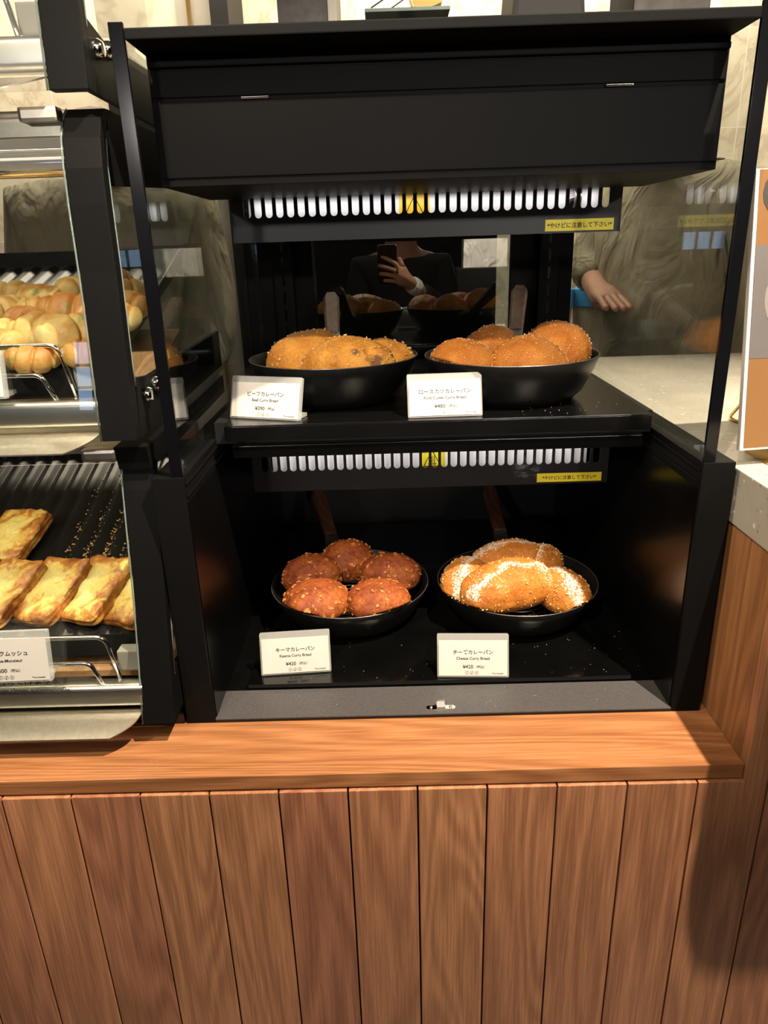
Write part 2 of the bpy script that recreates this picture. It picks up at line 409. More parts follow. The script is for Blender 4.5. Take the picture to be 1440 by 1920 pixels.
def tube(bm, pts, r, seg=10, cap=True):
    pts = [Vector(p) for p in pts]
    rs = r if isinstance(r, (list, tuple)) else [r] * len(pts)
    rings = []; prev = None
    for i, p in enumerate(pts):
        t = (pts[min(i + 1, len(pts) - 1)] - pts[max(i - 1, 0)]).normalized()
        if prev is None:
            u = t.orthogonal().normalized()
        else:
            u = (prev - t * prev.dot(t)).normalized()
        prev = u; w = t.cross(u)
        rings.append([bm.verts.new(p + (u * math.cos(2 * math.pi * k / seg) + w * math.sin(2 * math.pi * k / seg)) * rs[i]) for k in range(seg)])
    for a, b in zip(rings, rings[1:]):
        for k in range(seg):
            bm.faces.new((a[k], a[(k + 1) % seg], b[(k + 1) % seg], b[k]))
    if cap:
        bm.faces.new(list(reversed(rings[0]))); bm.faces.new(rings[-1])

def lathe(bm, prof, seg=64, close=True):
    rings = [[bm.verts.new((r * math.cos(2 * math.pi * k / seg), r * math.sin(2 * math.pi * k / seg), z)) for k in range(seg)] if r > 1e-6 else [bm.verts.new((0, 0, z))] for r, z in prof]
    pairs = list(zip(rings, rings[1:]))
    if close and len(rings[0]) > 1 and len(rings[-1]) > 1: pairs.append((rings[-1], rings[0]))
    for a, b in pairs:
        for k in range(seg):
            k2 = (k + 1) % seg
            if len(a) == 1 and len(b) == 1: continue
            if len(a) == 1: bm.faces.new((a[0], b[k2], b[k]))
            elif len(b) == 1: bm.faces.new((a[k], a[k2], b[0]))
            else: bm.faces.new((a[k], a[k2], b[k2], b[k]))

def arc(cx, cy, r, a0, a1, n=8):
    return [(cx + r * math.cos(R(a0 + (a1 - a0) * i / n)), cy + r * math.sin(R(a0 + (a1 - a0) * i / n))) for i in range(n + 1)]

def rrect(x0, x1, y0, y1, r, n=5):
    return arc(x1 - r, y1 - r, r, 0, 90, n) + arc(x0 + r, y1 - r, r, 90, 180, n) + arc(x0 + r, y0 + r, r, 180, 270, n) + arc(x1 - r, y0 + r, r, 270, 360, n)

def text_bm(items, bm=None):
    """items: (string, size, x, y, align) laid in the local XZ plane, facing -Y"""
    bm = bm or bmesh.new()
    for s, size, x, y, al in items:
        cu = bpy.data.curves.new('lettering', 'FONT'); cu.body = s; cu.size = size; cu.align_x = al
        cu.resolution_u = 3; cu.offset = 0.018 * size
        to = bpy.data.objects.new('lettering', cu); COL.objects.link(to)
        dg = bpy.context.evaluated_depsgraph_get()
        me = bpy.data.meshes.new_from_object(to.evaluated_get(dg))
        bpy.data.objects.remove(to); bpy.data.curves.remove(cu)
        me.transform(Matrix(((1, 0, 0, x), (0, 0, -1, 0), (0, 1, 0, y), (0, 0, 0, 1))))
        bm.from_mesh(me); bpy.data.meshes.remove(me)
    return bm

def ring_bm(bm, cx, cz, r, w, y=0.0, n=20):
    a = [bm.verts.new((cx + r * math.cos(2 * math.pi * k / n), y, cz + r * math.sin(2 * math.pi * k / n))) for k in range(n)]
    b = [bm.verts.new((cx + (r - w) * math.cos(2 * math.pi * k / n), y, cz + (r - w) * math.sin(2 * math.pi * k / n))) for k in range(n)]
    for k in range(n): bm.faces.new((a[k], a[(k + 1) % n], b[(k + 1) % n], b[k]))

def stroke(bm, p, q, w, y=0.0):
    p = Vector((p[0], 0, p[1])); q = Vector((q[0], 0, q[1])); d = (q - p).normalized(); n = Vector((-d.z, 0, d.x)) * w / 2
    vs = [bm.verts.new(v + Vector((0, y, 0))) for v in (p - n, q - n, q + n, p + n)]
    bm.faces.new(vs)

def poly(bm, pts, y=0.0):
    bm.faces.new([bm.verts.new((p[0], y, p[1])) for p in pts])

def skin_mesh(name, verts, edges, radii, mat, parent, root=0, sub=2, loc=None):
    bm = bmesh.new()
    lay = bm.verts.layers.skin.verify()
    vs = []
    for p, r in zip(verts, radii):
        v = bm.verts.new(p); v[lay].radius = (r, r) if not isinstance(r, tuple) else r; vs.append(v)
    vs[root][lay].use_root = True
    for a, b in edges: bm.edges.new((vs[a], vs[b]))
    me = bpy.data.meshes.new(name); bm.to_mesh(me); bm.free()
    o = bpy.data.objects.new(name, me); COL.objects.link(o)
    sk = o.modifiers.new('skin', 'SKIN'); sk.use_smooth_shade = True
    sb = o.modifiers.new('sub', 'SUBSURF'); sb.levels = sub; sb.render_levels = sub
    dg = bpy.context.evaluated_depsgraph_get()
    m2 = bpy.data.meshes.new_from_object(o.evaluated_get(dg))
    bpy.data.objects.remove(o); bpy.data.meshes.remove(me)
    m2.name = name; m2.materials.clear(); m2.materials.append(mat)
    m2.polygons.foreach_set('use_smooth', [True] * len(m2.polygons))
    o = bpy.data.objects.new(name, m2); link(o, parent)
    return o

# ------------------------------------------------------------------ room shell
def struct(name, x0, x1, y0, y1, z0, z1, mat):
    bm = bmesh.new(); box(bm, x0, x1, y0, y1, z0, z1)
    o = obj(name, bm, mat); tag(o, kind='structure'); return o
struct('floor', -3.2, 3.2, -4.6, 2.3, -0.95, -H, M['floor'])
struct('ceiling', -3.2, 3.2, -4.6, 2.3, 1.95, 2.05, M['ceil'])
struct('wall_back', -3.2, 3.2, 2.1, 2.3, -H, 1.95, M['tile'])
struct('wall_left', -3.2, -3.1, -4.6, 2.1, -H, 1.95, M['plaster'])
struct('wall_right', 3.1, 3.2, -4.6, 2.1, -H, 1.95, M['plaster'])
struct('wall_front', -3.1, 3.1, -4.6, -4.5, -H, 1.95, M['plaster'])
for i, (x0, x1) in enumerate(((-2.3, -1.9), (-1.2, -0.85), (1.5, 1.9)), 1):
    w = struct('window_%d' % i, x0, x1, -4.5, -4.47, 0.42, 0.78, M['edge'])
    n = 3
    for k in range(n):
        for j in range(2):
            pw = (x1 - x0 - 0.02) / n
            a = x0 + 0.02 + k * pw; c = 0.44 + j * 0.17
            boxobj('window_pane', a, a + pw - 0.03, -4.475, -4.465, c, c + 0.15, M['sky'], w, 0)

# ------------------------------------------------------------------ oak service counter
PP = 0.0776; PX0 = -0.5011
counter = thing('service_counter', 'oak counter with vertical plank front and a ledge carrying the bread cases', 'counter', (0, 0, -H))
def cz(z): return z + H
bm = bmesh.new()
k0 = -10
for k in range(k0, 19):
    xa = PX0 + k * PP + 0.0010; xb = PX0 + (k + 1) * PP - 0.0010
    if k < 10:
        top = -0.021
    elif k == 10:
        continue
    else:
        top = 0.243
    box(bm, xa, xb, -0.1, -0.085, cz(-H + 0.02), cz(top))
# plank 10 steps up round the end of the ledge
xa = PX0 + 10 * PP + 0.0010; xb = PX0 + 11 * PP - 0.0010
prism(bm, [(xa, cz(-H + 0.02)), (xb, cz(-H + 0.02)), (xb, cz(0.243)), (0.3255, cz(0.243)), (0.3255, cz(-0.021)), (xa, cz(-0.021))], 'Y', -0.1, -0.085)
obj('plank_front', bm, M['plank'], counter, bevel=0.0009)
boxobj('carcass', -1.3, 1.0, -0.086, 0.7, 0.0, cz(-0.022), M['groove'], counter, 0)
boxobj('ledge', -1.3, 0.3245, -0.0965, 0.70, cz(-0.0185), cz(0.0), M['oakledge'], counter, 0.0012)
# oak cheek that closes the raised counter beside the case
bm = bmesh.new()
for a, b in ((-0.0845, -0.0365), (-0.0355, 0.0415), (0.0425, 0.12), (0.121, 0.7)):
    box(bm, 0.325, 0.338, a, b, cz(-0.018), cz(0.243))
obj('plank_side', bm, M['oakside'], counter, bevel=0.0006)
boxobj('raised_carcass', 0.337, 1.0, -0.086, 0.7, cz(-0.02), cz(0.243), M['groove'], counter, 0)

# ------------------------------------------------------------------ terrazzo worktop
bm = bmesh.new()
rc = 0.05
pts = [(1.5, 0.83), (0.3225, 0.83)] + [(x, y) for x, y in arc(0.3225 + rc, -0.21 + rc, rc, 180, 270, 8)] + [(1.5, -0.21)]
prism(bm, pts, 'Z', 0.2445, 0.3065)
wt = obj('worktop', bm, M['stone'], bevel=0.0015)
tag(wt, 'beige speckled terrazzo worktop right of the black display case', 'worktop')

# ------------------------------------------------------------------ black heated display case
case = thing('display_case', 'black two-level heated case holding curry breads, with glass sides', 'display case')
W = 0.28
boxobj('base_plate', -W, W, 0.0, 0.66, 0.0002, 0.0035, M['satin'], case, 0.0008)
boxobj('front_sill', -W, W, 0.0005, 0.0600, 0.003, 0.0052, M['lip'], case, 0.0006)
bm = bmesh.new()
prism(bm, [(0.0625, 0.0036), (0.0625, 0.0118), (0.635, 0.0118), (0.635, 0.0108), (0.0645, 0.0108), (0.0645, 0.0036)], 'X', -0.25, 0.2505)
obj('floor_tray', bm, M['gloss'], case)
# catch on the sill
lt = bmesh.new()
pts = [(-0.0185, 0.0085), (-0.0185, 0.0165)] + []
prism(lt, rrect(-0.0195, 0.0170, 0.0085, 0.0165, 0.004), 'Z', 0.0050, 0.0058)
box(lt, -0.0065, 0.0040, 0.0085, 0.0165, 0.0057, 0.0085)
box(lt, -0.0065, 0.0040, 0.0150, 0.0168, 0.0080, 0.0135)
latch = obj('catch', lt, M['chrome'], case, bevel=0.0004)
for x in (-0.0135, 0.0110):
    b2 = bmesh.new(); lathe(b2, [(0, 0.0058), (0.0022, 0.0058), (0.0018, 0.0068), (0, 0.0070)], 12, False)
    obj('screw', b2, M['steel'], latch, True, (x, 0.0125, 0))
for s in (-1, 1):
    def sx(a, b): return (min(s * a, s * b), max(s * a, s * b))
    x0, x1 = sx(W, 0.3150)
    sp_ = boxobj('side_panel', x0, x1, 0.0, 0.66, 0.0002, 0.3176, M['powder'], case, 0.0012)
    x0, x1 = sx(W - 0.0012, W + 0.001)
    boxobj('inner_lining', x0, x1, 0.0055, 0.655, 0.004, 0.287, M['satin'], sp_, 0)
    for z in (0.2945, 0.3085):
        x0, x1 = sx(W - 0.0022, W + 0.001)
        boxobj('slide_rail', x0, x1, 0.006, 0.655, z - 0.0015, z + 0.0015, M['powder'], sp_, 0.0005)
    x0, x1 = sx(0.2870, 0.2920)
    gp = boxobj('side_glass', x0, x1, 0.004, 0.655, 0.3180, 0.735, M['glass'], case, 0)
    x0, x1 = sx(W + 0.0002, 0.2932)
    boxobj('glass_edge_strip', x0, x1, 0.0015, 0.0055, 0.3180, 0.7365, M['edge'], gp, 0.0005)
boxobj('top_panel', -0.2795, 0.2795, 0.0, 0.66, 0.7225, 0.7315, M['powder'], case, 0.0012)
# hood with a hinged front flap
bm = bmesh.new()
prism(bm, [(0.0560, 0.6075), (0.0560, 0.7225), (0.30, 0.7225), (0.30, 0.6120), (0.27, 0.6075)], 'X', -0.2785, 0.2785)
hood = obj('hood', bm, M['powder'], case, bevel=0.0008)
boxobj('hood_flap', -0.2770, 0.2770, 0.0535, 0.0558, 0.6150, 0.6825, M['powder'], hood, 0.0009)
boxobj('hood_header', -0.2770, 0.2770, 0.0535, 0.0558, 0.6860, 0.7090, M['powder'], hood, 0.0009)
boxobj('hood_rail', -0.2770, 0.2770, 0.0500, 0.0560, 0.7110, 0.7165, M['powder'], hood, 0.0012)
for x in (-0.1768, 0.1750):
    b2 = bmesh.new(); tube(b2, [(x - 0.0131, 0.0525, 0.6842), (x - 0.0045, 0.0525, 0.6842)], 0.0016, 10)
    tube(b2, [(x - 0.0043, 0.0525, 0.6842), (x + 0.0043, 0.0525, 0.6842)], 0.0016, 10)
    tube(b2, [(x + 0.0045, 0.0525, 0.6842), (x + 0.0131, 0.0525, 0.6842)], 0.0016, 10)
    obj('hinge', b2, M['chrome'], hood, 'auto')

def guard(Y, hw, z0, z1, zs, pitch, n, sw, panel_hw, panel_y):
    """slotted guard plate: bars between round-bottomed slots; zs = centre height of the slot ends"""
    bm = bmesh.new()
    xs = [(i - (n - 1) / 2) * pitch for i in range(n)]
    pts = [(-hw, z0), (hw, z0), (hw, z1)]
    for x in reversed(xs):
        pts += [(x + sw / 2, z1)] + [(x + sw / 2 * math.cos(R(a)), zs + sw / 2 * math.sin(R(a))) for a in range(0, -181, -30)] + [(x - sw / 2, z1)]
    pts += [(-hw, z1)]
    prism(bm, pts, 'Y', Y, Y + 0.0015)
    g = obj('heater_guard', bm, M['scuff'], case)
    bp = boxobj('reflector_panel', -panel_hw, panel_hw, panel_y, panel_y + 0.002, z0 + 0.01, z1, M['white'], g, 0)
    return g, bp

def safety_sticker(g, x0, x1, z0, z1, Y):
    s = boxobj('warning_label', x0, x1, Y - 0.0004, Y, z0, z1, M['yellow'], g, 0)
    cx = (x0 + x1) / 2; h = z1 - z0
    bm = text_bm([('*やけどに注意して下さい*', h * 0.50, cx, z0 + h * 0.30, 'CENTER')])
    bmesh.ops.translate(bm, verts=bm.verts, vec=(0, Y - 0.0006, 0))
    obj('lettering', bm, M['greyink'], s)

gu, pu = guard(0.2720, 0.254, 0.5546, 0.6120, 0.5885, 0.0141, 34, 0.0092, 0.2345, 0.2950)
safety_sticker(gu, 0.1558, 0.2452, 0.5570, 0.5712, 0.2720)
def triangle_sticker(panel, x0, x1, z0, z1, Y, full, mat):
    s = boxobj('warning_triangle', x0, x1, Y - 0.0004, Y, z0, z1, mat, panel, 0)
    bm = bmesh.new(); cx = (x0 + x1) / 2; w = (x1 - x0); h = z1 - z0; y = Y - 0.0006
    a = (cx - w * 0.34, z0 + h * 0.02); b_ = (cx + w * 0.34, z0 + h * 0.02); t = (cx, z0 + h * 0.93)
    if full: a = (a[0], z0 + h * 0.16); b_ = (b_[0], z0 + h * 0.16)
    stroke(bm, a, t, 0.0011, y); stroke(bm, b_, t, 0.0011, y)
    if full:
        stroke(bm, a, b_, 0.0011, y)
        for dx in (-0.0030, 0.0, 0.0030):
            for k in range(4):
                za = z0 + h * (0.34 + 0.08 * k); zb = za + h * 0.085
                stroke(bm, (cx + dx + 0.0007 * (-1) ** k, za), (cx + dx - 0.0007 * (-1) ** k, zb), 0.0008, y)
        stroke(bm, (cx - w * 0.16, z0 + h * 0.28), (cx + w * 0.16, z0 + h * 0.28), 0.0010, y)
    obj('pictogram', bm, M['ink'], s)
triangle_sticker(pu, -0.0345, 0.0060, 0.5800, 0.6085, 0.2950, False, M['amber'])
b2 = bmesh.new(); tube(b2, [(0.1985, 0.282, 0.582), (0.1995, 0.282, 0.600), (0.1990, 0.284, 0.640)], 0.0048, 12)
obj('braided_cable', b2, M['paper'], pu, True)
b2 = bmesh.new(); lathe(b2, [(0.0035, -0.004), (0.0095, -0.004), (0.0095, 0.002), (0.0035, 0.002)], 20)
o = obj('cable_grommet', b2, M['matte'], pu, True, (0.196, 0.290, 0.588)); o.rotation_euler = (R(90), 0, 0)
area('heat_lamp', (0, 0.2800, 0.6035), (0, 0.2950, 0.590), 0.055, (1.0, 0.97, 0.97), 0.46, 0.010, 120)

# shelf with a turned-down front lip
bm = bmesh.new()
prism(bm, rrect(-0.2595, 0.2665, 0.1250, 0.640, 0.006), 'Z', 0.3415, 0.3437)
prism(bm, [(-0.2595, 0.3420)] + arc(-0.2565, 0.3270, 0.003, 180, 270, 4) + arc(0.2635, 0.3270, 0.003, 270, 360, 4) + [(0.2665, 0.3420)], 'Y', 0.1250, 0.1275)
shelf = obj('shelf', bm, M['satin'], case, bevel=0.0006)
boxobj('shelf_channel', -0.2560, 0.2640, 0.1420, 0.2000, 0.2975, 0.3130, M['satin'], shelf, 0.001)
boxobj('shelf_core', -0.2795, 0.2795, 0.1600, 0.640, 0.3120, 0.3400, M['matte'], shelf, 0.0)
gl, pl_ = guard(0.2215, 0.2484, 0.2245, 0.3120, 0.2578, 0.0132, 36, 0.0092, 0.2235, 0.2440)
safety_sticker(gl, 0.1497, 0.2400, 0.2275, 0.2402, 0.2215)
triangle_sticker(pl_, -0.0140, 0.0225, 0.2440, 0.2740, 0.2440, True, M['yellow'])
area('heat_lamp', (0, 0.2280, 0.306), (0, 0.2440, 0.262), 0.125, (1.0, 0.97, 0.97), 0.44, 0.010, 120)

# rear frame
for s, a, b in ((-1, 0.187, 0.2865), (1, 0.175, 0.2865)):
    x0, x1 = (min(s * a, s * b), max(s * a, s * b))
    p = boxobj('rear_post', x0, x1, 0.640, 0.662, 0.3440, 0.7220, M['powder'], case, 0.001)
    xm = s * 0.238
    st = boxobj('shelf_standard', xm - 0.017, xm + 0.017, 0.612, 0.641, 0.3440, 0.7220, M['powder'], p, 0.001)
    bm = bmesh.new()
    for k in range(11):
        box(bm, xm - 0.0022, xm + 0.0022, 0.6112, 0.6122, 0.362 + k * 0.030, 0.382 + k * 0.030)
    obj('peg_slots', bm, M['gloss'], st)
boxobj('rear_rail', -0.2865, 0.2865, 0.640, 0.662, 0.3440, 0.3640, M['powder'], case, 0.001)
boxobj('back_panel', -W, W, 0.645, 0.660, 0.004, 0.3420, M['matte'], case, 0)
boxobj('rear_glass', -0.190, 0.178, 0.664, 0.669, 0.3500, 0.7200, M['mirror'], case, 0)

# ------------------------------------------------------------------ frying pans
PANS = {}
def pan(label, cx, cy, z, ang, rise, hlen=0.150, base_r=0.088, r=0.121, h=0.0545, key=None):
    t = thing('frying_pan', label, 'frying pan', (cx, cy, z), ang, 'black frying pans serving as bread dishes')
    bm = bmesh.new(); th = 0.0022; PANS[key] = (cx, cy, z, r, h, base_r)
    prof = [(0, 0.0), (base_r - 0.006, 0.0), (base_r, 0.002), (base_r + 0.012, 0.014), (r - 0.006, h * 0.72), (r - 0.0006, h - 0.0010), (r - 0.0010, h),
            (r - th, h - 0.0006), (r - 0.006 - th, h * 0.72), (base_r + 0.010, 0.016), (base_r - 0.004, 0.0045), (0, 0.0035)]
    lathe(bm, prof, 96, False)
    for f in bm.faces:
        if min(v.co.z for v in f.verts) > h - 0.0015: f.material_index = 1
    bw = obj('pan_bowl', bm, [M['pan'], M['rim']], t, True)
    # ferrule: flat steel tongue flaring into the wall of the pan
    bm = bmesh.new()
    path = [(r - 0.003, h - 0.012, 0.030), (r + 0.011, h - 0.006, 0.019), (0.150, h + 0.000, 0.0125), (0.168, h + 0.006 + rise * 0.010, 0.0118)]
    rows = []
    for y, zz, w in path:
        rows.append([bm.verts.new(p) for p in ((-w, y, zz - 0.003), (w, y, zz - 0.003), (w * 0.92, y, zz + 0.005), (-w * 0.92, y, zz + 0.005))])
    for a, b in zip(rows, rows[1:]):
        for k in range(4): bm.faces.new((a[k], a[(k + 1) % 4], b[(k + 1) % 4], b[k]))
    bm.faces.new(rows[0]); bm.faces.new(list(reversed(rows[-1])))
    obj('ferrule', bm, M['ferrule'], t, 'auto', bevel=0.0012)
    # wooden grip
    bm = bmesh.new()
    y0, z0 = 0.166, h + 0.006 + rise * 0.010
    rows = []
    n = 12
    for i in range(n + 1):
        u = i / n
        w = 0.0112 + 0.0030 * u
        if u > 0.9: w *= 1 - ((u - 0.9) / 0.1) ** 2 * 0.35
        th2 = 0.0062 + 0.001 * u
        y = y0 + hlen * u * math.cos(math.atan(rise)); zz = z0 + hlen * u * math.sin(math.atan(rise)) + 0.004 * u * u
        rows.append([bm.verts.new((w * cx_, y, zz + th2 * cz_)) for cx_, cz_ in ((-1, -0.45), (-0.72, -1), (0.72, -1), (1, -0.45), (1, 0.45), (0.72, 1), (-0.72, 1), (-1, 0.45))])
    for a, b in zip(rows, rows[1:]):
        for k in range(8): bm.faces.new((a[k], a[(k + 1) % 8], b[(k + 1) % 8], b[k]))
    bm.faces.new(rows[0]); bm.faces.new(list(reversed(rows[-1])))
    obj('grip', bm, M['handle'], t, 'auto', bevel=0)
    return t

ZT = 0.0120   # top of the floor tray
ZS = 0.3439   # top of the shelf
pan('black frying pan on the lower level holding five dark keema buns', -0.1225, 0.2560, ZT, R(14), 0.22, 0.135, key='keema')
pan('black frying pan on the lower level holding powder-dusted cheese breads', 0.1315, 0.2480, ZT, R(0), 0.22, 0.135, key='cheese')
pan('black frying pan on the upper shelf holding large golden beef curry breads', -0.1310, 0.2800, ZS, R(4), 0.36, 0.140, 0.086, 0.1185, 0.0600, 'beef')
pan('black frying pan on the upper shelf holding round orange pork breads', 0.1130, 0.2560, ZS, R(-12), 0.36, 0.150, 0.086, 0.1185, 0.0600, 'pork')

def rack(label, cx, cy, z):
    bm = bmesh.new()
    for r in (0.012, 0.024, 0.036, 0.048, 0.060, 0.072, 0.084, 0.095):
        tube(bm, [(r * math.cos(2 * math.pi * k / 48), r * math.sin(2 * math.pi * k / 48), 0) for k in range(49)], 0.0011, 6, False)
    for a in (20, 65, 110, 155):
        c, s = math.cos(R(a)), math.sin(R(a))
        tube(bm, [(-0.095 * c, -0.095 * s, -0.0018), (0.095 * c, 0.095 * s, -0.0018)], 0.0012, 6)
    o = obj('wire_rack', bm, M['chrome'], None, True, (cx, cy, z))
    return tag(o, label, 'wire rack', 'round wire racks inside the lower pans')
rack('round wire rack inside the pan of keema buns', -0.1225, 0.2560, ZT + 0.022)
rack('round wire rack inside the pan of cheese breads', 0.1315, 0.2480, ZT + 0.022)

# ------------------------------------------------------------------ breads
def bun(name, label, loc, dims, rotz, mat, seed, group, flakes=None, tilt=(0, 0), cat='bread', power=1.0, dent=None, sub=5, pk=None):
    rnd = random.Random(seed)
    bm = bmesh.new(); bmesh.ops.create_icosphere(bm, subdivisions=sub, radius=1.0)
    off = Vector((seed * 3.7, seed * 1.3, seed * 2.1))
    a, b, c = (d / 2 for d in dims)
    for v in bm.verts:
        n = v.co.normalized()
        d = 1 + 0.060 * noise.noise(n * 1.4 + off) + 0.032 * noise.noise(n * 3.2 + off) + 0.013 * noise.noise(n * 9 + off) + 0.007 * noise.noise(n * 24 + off) + 0.004 * noise.noise(n * 55 + off)
        if dent:
            for dv, rad, dep in dent:
                q = (n - Vector(dv).normalized()).length
                if q < rad: d -= dep * (1 - (q / rad) ** 2) ** 2
        x, y, z = n.x * d, n.y * d, n.z * d
        if z < 0:
            z *= 0.72 if z > -0.6 else 0.72 * (0.6 + (-z - 0.6) * 0.35) / -z
        k = (abs(x) ** 2.4 + abs(y) ** 2.4) ** (1 / 2.4); e = math.hypot(x, y)
        if k > 1e-5: x *= (1 - power * 0.5) + power * 0.5 * e / k; y *= (1 - power * 0.5) + power * 0.5 * e / k
        v.co = (x * a, y * b, z * c)
    if pk:          # the dough takes the shape of the pan it rests in
        from mathutils import Euler
        mw = Matrix.Translation(loc) @ Euler((R(tilt[0]), R(tilt[1]), rotz)).to_matrix().to_4x4(); mi = mw.inverted()
        pcx, pcy, pz, prr, phh, pb = PANS[pk]
        floor_z = pz + (0.0245 if pk in ('keema', 'cheese') else 0.0050)
        for v in bm.verts:
            q = mw @ v.co
            if q.z < floor_z: q.z = floor_z + (q.z - floor_z) * 0.02
            hz = q.z - pz
            if True:
                u = max(0.0, min(1.0, (hz - 0.014) / (phh - 0.014)))
                rin = (pb + 0.008) + (prr - 0.0045 - pb - 0.008) * (u ** 0.85) + max(0.0, hz - phh) * 1.6
                dx, dy = q.x - pcx, q.y - pcy; d = math.hypot(dx, dy)
                if d > rin: q.x = pcx + dx / d * rin; q.y = pcy + dy / d * rin
            v.co = mi @ q
    bm.normal_update()
    pts = []
    if flakes:
        vl = [v for v in bm.verts if v.co.z > -0.25 * c]
        for i in range(flakes[0]):
            v = rnd.choice(vl); pts.append((v.co.copy(), v.normal.copy()))
    o = obj(name, bm, mat, None, True, loc)
    o.rotation_euler = (R(tilt[0]), R(tilt[1]), rotz)
    tag(o, label, cat, group)
    if flakes:
        fb = bmesh.new()
        for p, n in pts:
            s = flakes[1][0] + (flakes[1][1] - flakes[1][0]) * rnd.random() ** 3.6
            u = n.orthogonal().normalized(); u.rotate(Matrix.Rotation(rnd.uniform(0, 6.28), 3, n)); w = n.cross(u)
            tl = rnd.uniform(-0.35, 0.35)
            u2 = (u + n * tl).normalized()
            l, wd, th = s * rnd.uniform(0.8, 1.5), s * rnd.uniform(0.5, 0.9), s * flakes[2]
            base = p + n * (th * 0.15)
            k = []
            m_ = rnd.choice((4, 5, 5, 6))
            for j in range(m_):
                an = 2 * math.pi * j / m_ + rnd.uniform(-0.3, 0.3); rr = rnd.uniform(0.7, 1.1)
                k.append(base + u2 * (l / 2 * rr * math.cos(an)) + w * (wd / 2 * rr * math.sin(an)))
            lo = [fb.verts.new(q) for q in k]; hi = [fb.verts.new(q + n * th * rnd.uniform(0.6, 1.3)) for q in k]
            fb.faces.new(list(reversed(lo))); fb.faces.new(hi)
            for j in range(m_): fb.faces.new((lo[j], lo[(j + 1) % m_], hi[(j + 1) % m_], hi[j]))
        fo = obj('crumb_coating', fb, M[flakes[3]], o)
        tag(fo, None, None, None, 'stuff')
    return o

KF = (300, (0.0008, 0.0085), 0.16, 'flake')
KG = 'keema curry buns in the lower left pan'
zk = ZT + 0.022 + 0.024
bun('keema_bun', 'dark brown flaky keema bun at the front left of its pan, above the price card', (-0.1680, 0.1890, zk + 0.006), (0.098, 0.088, 0.066), 0.1, M['keema'], 3, KG, KF, pk='keema')
bun('keema_bun', 'dark brown keema bun at the front right of its pan', (-0.0775, 0.1870, zk + 0.006), (0.094, 0.086, 0.064), -0.1, M['keema'], 5, KG, KF, pk='keema')
bun('keema_bun', 'dark brown keema bun at the left rear of its pan, behind the front left bun', (-0.1830, 0.2790, zk + 0.006), (0.094, 0.086, 0.066), 0.5, M['keema'], 8, KG, KF, pk='keema')
bun('keema_bun', 'dark brown keema bun at the right rear of its pan, close to the rim', (-0.0605, 0.2760, zk + 0.006), (0.098, 0.084, 0.066), -0.3, M['keema'], 11, KG, KF, pk='keema')
bun('keema_bun', 'dark keema bun half in shadow, leaning at the pan handle', (-0.1280, 0.3200, zk + 0.010), (0.086, 0.076, 0.072), 0.2, M['keema'], 15, KG, KF, pk='keema', tilt=(18, 0))

CF_ = (520, (0.0008, 0.0036), 0.5, 'crumb')
CG = 'cheese curry breads in the lower right pan'
bun('cheese_curry_bread', 'golden oval cheese bread with white powder standing at the left of its pan', (0.0545, 0.2300, zk + 0.008), (0.118, 0.080, 0.074), R(74), M['cheese'], 21, CG, CF_, pk='cheese')
bun('cheese_curry_bread', 'largest cheese bread with a white powder streak, lying diagonally at the front', (0.1080, 0.1900, zk + 0.020), (0.146, 0.088, 0.086), R(24), M['cheese_front'], 24, CG, CF_, pk='cheese')
bun('cheese_curry_bread', 'golden cheese bread with white powder at the right edge of its pan', (0.1890, 0.2030, zk + 0.004), (0.112, 0.072, 0.070), R(108), M['cheese'], 27, CG, CF_, pk='cheese')
bun('cheese_curry_bread', 'cheese bread with white powder behind the large diagonal one, before the handle', (0.1280, 0.2960, zk + 0.012), (0.124, 0.080, 0.074), R(12), M['cheese'], 30, CG, CF_, pk='cheese')
bun('cheese_curry_bread', 'cheese bread mostly hidden at the right rear of its pan', (0.1780, 0.2990, zk + 0.004), (0.090, 0.070, 0.066), R(60), M['cheese'], 33, CG, CF_, pk='cheese')

BF = (480, (0.0008, 0.0042), 0.5, 'crumb')
BG = 'beef curry breads in the upper left pan'
zb = ZS + 0.034
bun('beef_curry_bread', 'large golden beef curry bread at the left, its top in shadow', (-0.1640, 0.2900, zb + 0.016), (0.124, 0.112, 0.090), R(15), M['beefplain'], 41, BG, BF, pk='beef')
bun('beef_curry_bread', 'front beef curry bread with dark filling bursting through its crust', (-0.1080, 0.2280, zb + 0.016), (0.124, 0.090, 0.086), R(-4), M['beef'], 44, BG, BF, pk='beef', dent=[((0.55, -0.6, 0.6), 0.22, 0.14), ((-0.25, -0.9, 0.15), 0.2, 0.08)])
bun('beef_curry_bread', 'small part of a beef curry bread showing at the right of its pan', (-0.0600, 0.2780, zb + 0.010), (0.076, 0.086, 0.074), R(60), M['beefplain'], 47, BG, BF, pk='beef')

PF = (900, (0.0007, 0.0026), 0.6, 'crumb')
PG = 'pork cutlet curry breads in the upper right pan'
bun('pork_curry_bread', 'round orange pork curry bread at the left of its pan, above the card', (0.0430, 0.2170, zb + 0.012), (0.094, 0.092, 0.078), 0.3, M['pork'], 51, PG, PF, pk='pork')
bun('pork_curry_bread', 'round orange pork curry bread at the front middle of its pan', (0.1260, 0.2060, zb + 0.014), (0.100, 0.092, 0.082), -0.2, M['pork'], 54, PG, PF, pk='pork')
bun('pork_curry_bread', 'tallest orange pork curry bread at the right of its pan', (0.1760, 0.2640, zb + 0.019), (0.096, 0.096, 0.092), 0.5, M['pork'], 57, PG, PF, pk='pork')
bun('pork_curry_bread', 'shadowed pork curry bread at the back beside the pan handle', (0.0960, 0.3120, zb + 0.018), (0.086, 0.082, 0.078), 0.1, M['pork'], 60, PG, PF, pk='pork')

